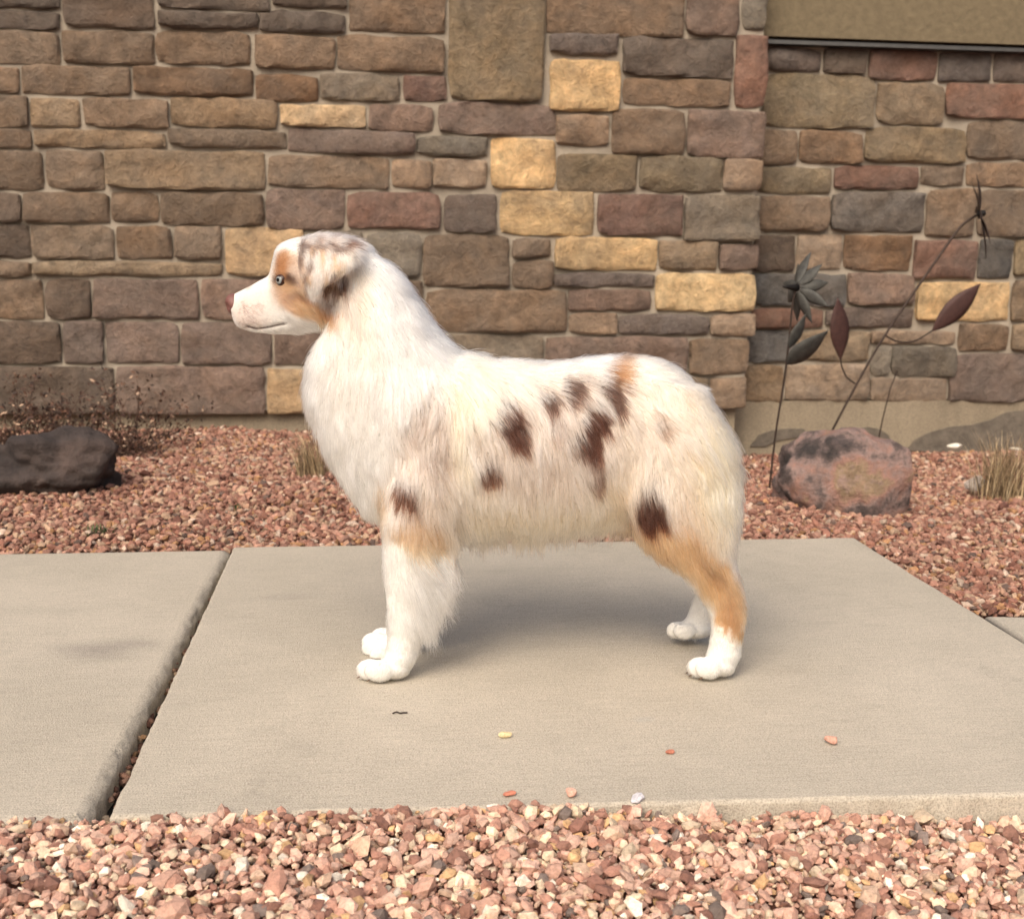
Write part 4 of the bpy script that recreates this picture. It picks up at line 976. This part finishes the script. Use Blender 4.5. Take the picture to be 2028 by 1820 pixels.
hc[:, :3] = coat_colour(P0) * rng.uniform(0.80, 1.08, (NH, 1)) * (lockv[near] * (1 + 0.10 * vnoise(P0 * 120, 19)))[:, None]
hc[:, :3] = np.clip(hc[:, :3], 0, 0.965)
hr = np.clip(Ln / 0.03, 0.55, 1.0)[:, None] * 0.00029 * np.array((1, 1, .95, .8, .55, .15))[None]
cv = bpy.data.hair_curves.new('coat'); cv.add_curves([NP] * NH)
cv.attributes['position'].data.foreach_set('vector', H.astype(np.float32).ravel())
ra = cv.attributes.get('radius') or cv.attributes.new('radius', 'FLOAT', 'POINT'); ra.data.foreach_set('value', hr.astype(np.float32).ravel())
ca_ = cv.attributes.new('coat', 'FLOAT_COLOR', 'CURVE'); ca_.data.foreach_set('color', hc.ravel())
def hair_material():
    a = NT('fur'); at = a.n('ShaderNodeAttribute'); at.attribute_name = 'coat'
    h_ = a.n('ShaderNodeBsdfHairPrincipled'); h_.model = 'CHIANG'; h_.parametrization = 'COLOR'
    a.l(at.outputs['Color'], h_.inputs['Color'])
    h_.inputs['Roughness'].default_value = 0.45; h_.inputs['Radial Roughness'].default_value = 0.75
    h_.inputs['IOR'].default_value = 1.5; h_.inputs['Random Roughness'].default_value = 0.2
    a.l(h_.outputs[0], a.t.nodes['Material Output'].inputs['Surface']); a.t.nodes.remove(a.b); return a.m
M['fur'] = hair_material()
coat = bpy.data.objects.new('coat', cv); COL.objects.link(coat); cv.materials.append(M['fur']); coat.parent = dog; coat['kind'] = 'stuff'

# --- nose, eyes, claws
def uv_ball(rx, ry, rz, n=20):
    V_, F_ = [], []
    for i in range(n + 1):
        for k in range(2 * n):
            ph, th = math.pi * i / n, math.pi * k / n
            V_.append((rx * math.sin(ph) * math.cos(th), ry * math.sin(ph) * math.sin(th), rz * math.cos(ph)))
    for i in range(n):
        for k in range(2 * n):
            F_.append((i * 2 * n + k, (i + 1) * 2 * n + k, (i + 1) * 2 * n + (k + 1) % (2 * n), i * 2 * n + (k + 1) % (2 * n)))
    return V_, F_
M['nose'] = plain('liver nose leather', lin((116, 76, 70)), 0.5, 0, 600, 0.7, 1.2, 0.5, 0.001)
M['eye'] = plain('eye rim', lin((58, 36, 28)), 0.25, 0, 40, 0.9, 1.1, 0)
M['iris'] = plain('pale iris', lin((140, 146, 146)), 0.12, 0, 200, 0.8, 1.15, 0)
M['pupil'] = plain('pupil', lin((14, 10, 8)), 0.08, 0, 10, 1, 1, 0)
M['claw'] = plain('claw horn', lin((112, 88, 72)), 0.45, 0, 200, 0.8, 1.1, 0)
V_, F_ = uv_ball(1, 1, 1, 24); nb = []
for (x, y, z) in V_:
    q = Vector((x, y, z)); 
    yy = y * (0.0165 if z > -0.2 else 0.0165 + (z + 0.2) * 0.010); zz = z * 0.0172; xx = x * 0.0140
    for s in (-1, 1):      # nostrils: a pit and the slit behind it
        dd = math.sqrt((y - s * 0.52) ** 2 + ((z + 0.05) * 1.1) ** 2 + ((x + 0.75) * .7) ** 2)
        k = math.exp(-(dd / 0.3) ** 2); xx += k * 0.006; yy -= s * k * 0.002
    k = math.exp(-(y / 0.10) ** 2) * (1 if x < 0 else 0); xx += k * 0.0014
    nb.append((xx, yy, zz))
nose = link('nose', mesh('nose', nb, F_, True), M['nose'], dog)
nose.location = dpt(464, 603); nose.rotation_euler = (0, rad(-14), 0)
from mathutils.bvhtree import BVHTree
bv = BVHTree.FromPolygons([tuple(q) for q in V], [tuple(t) for t in T])
for s in (1, -1):
    q = dpt(560, 555, 0.034)
    hit = bv.ray_cast(Vector((q[0], -0.2 * s, q[2])), Vector((0, s, 0)))[0]
    ey = link('eye', mesh('eye', *uv_ball(0.0096, 0.0096, 0.0096, 18), True), M['eye'], dog)
    ey.location = (hit.x, hit.y + s * 0.0074, hit.z)
    look = Vector((-0.66, -s * 0.75, 0.05)).normalized()
    rot = look.to_track_quat('Z', 'Y').to_matrix().to_4x4()
    def disc(r, hgt, n=24):
        vs = [Vector((0, 0, hgt))]; fs = []
        for j in (1, 2, 3, 4):
            rr = r * j / 4
            for k in range(n): vs.append(Vector((rr * math.cos(2 * math.pi * k / n), rr * math.sin(2 * math.pi * k / n), math.sqrt(hgt * hgt - rr * rr))))
        for k in range(n): fs.append((0, 1 + k, 1 + (k + 1) % n))
        for j in range(3):
            for k in range(n): fs.append((1 + j * n + k, 1 + (j + 1) * n + k, 1 + (j + 1) * n + (k + 1) % n, 1 + j * n + (k + 1) % n))
        return [rot @ v_ for v_ in vs], fs
    link('iris', mesh('iris', *disc(0.0062, 0.0099), True), M['iris'], ey)
    # lids: skin over the upper and lower part of the ball
    LV, LF = uv_ball(0.0107, 0.0107, 0.0107, 36); Ri = rot.to_3x3().inverted(); keep_f = []
    for f_ in LF:
        m_ = Ri @ (sum((Vector(LV[i_]) for i_ in f_), Vector()) / 4); upc = Vector((0, 0, 1)) - look * look.z; upc.normalize(); upv = Ri @ upc
        el = m_.dot(upv) / 0.0107; sdv = m_.cross(upv).z / 0.0107; sdv = (m_ - upv * m_.dot(upv)); sdv.z = 0; sdv = sdv.length / 0.0107
        if el > 0.50 - 0.42 * sdv ** 2 or el < -0.56 + 0.40 * sdv ** 2: keep_f.append(f_)
    link('eyelid', mesh('eyelid', LV, keep_f, True), M['eye'], ey)
    link('pupil', mesh('pupil', *disc(0.0031, 0.0102), True), M['pupil'], ey)

cone_v = [(-0.0052, 0, -0.0042)] + [(0.004 * 0.5, 0.0022 * math.cos(2 * math.pi * k / 8), 0.0026 * math.sin(2 * math.pi * k / 8) + 0.0012) for k in range(8)]
claw_me = mesh('claw', cone_v, [(0, 1 + (k + 1) % 8, 1 + k) for k in range(8)] + [tuple(range(1, 9))], True); claw_me.materials.append(M['claw'])
for (fx, zz, lat, offs) in ((738, 1336, 80, (12, -6, -8, 8)), (738, 1336, -80, (12, -6, -8, 8)), (1391, 1331, 84, (6, -8, -6, 10))):
    for o_, k in zip(offs, (-28, -9.5, 9.5, 28)):
        a_ = math.copysign(1, lat) * (abs(lat) + k); q = dpt(fx + o_, zz, abs(a_) * PXM)
        hit = bv.ray_cast(Vector((q[0] - 0.1, -a_ * PXM, 0.011)), Vector((1, 0, 0)))[0]
        if hit is None: continue
        cl = bpy.data.objects.new('claw', claw_me); COL.objects.link(cl); cl.parent = dog
        cl.location = (hit.x + 0.0022, hit.y, hit.z - 0.003)

# whiskers on both sides of the muzzle
wr = random.Random(4); WP = []
for s in (1, -1):
    for k in range(13):
        q = dpt(wr.uniform(478, 512), wr.uniform(604, 640), 0.02)
        hit = bv.ray_cast(Vector((q[0], -0.2 * s, q[2])), Vector((0, s, 0)))[0]
        if hit is None: continue
        d_ = Vector((wr.uniform(0.1, 0.9), -s * wr.uniform(.5, 1), wr.uniform(-.6, .15))).normalized(); ln = wr.uniform(0.018, 0.042)
        WP.append([hit + d_ * ln * t + Vector((0.006, 0, -0.010)) * t * t for t in np.linspace(0, 1, NP)])
wc = bpy.data.hair_curves.new('whiskers'); wc.add_curves([NP] * len(WP))
wc.attributes['position'].data.foreach_set('vector', np.array(WP, np.float32).ravel())
ra = wc.attributes.get('radius') or wc.attributes.new('radius', 'FLOAT', 'POINT'); ra.data.foreach_set('value', np.tile(np.array((.00022, .0002, .00018, .00015, .0001, .00004), np.float32), len(WP)))
wa = wc.attributes.new('coat', 'FLOAT_COLOR', 'CURVE'); wa.data.foreach_set('color', np.tile(np.array((.8, .77, .72, 1), np.float32), len(WP)))
wc.materials.append(M['fur']); wo = bpy.data.objects.new('whiskers', wc); COL.objects.link(wo); wo.parent = dog; wo['kind'] = 'stuff'
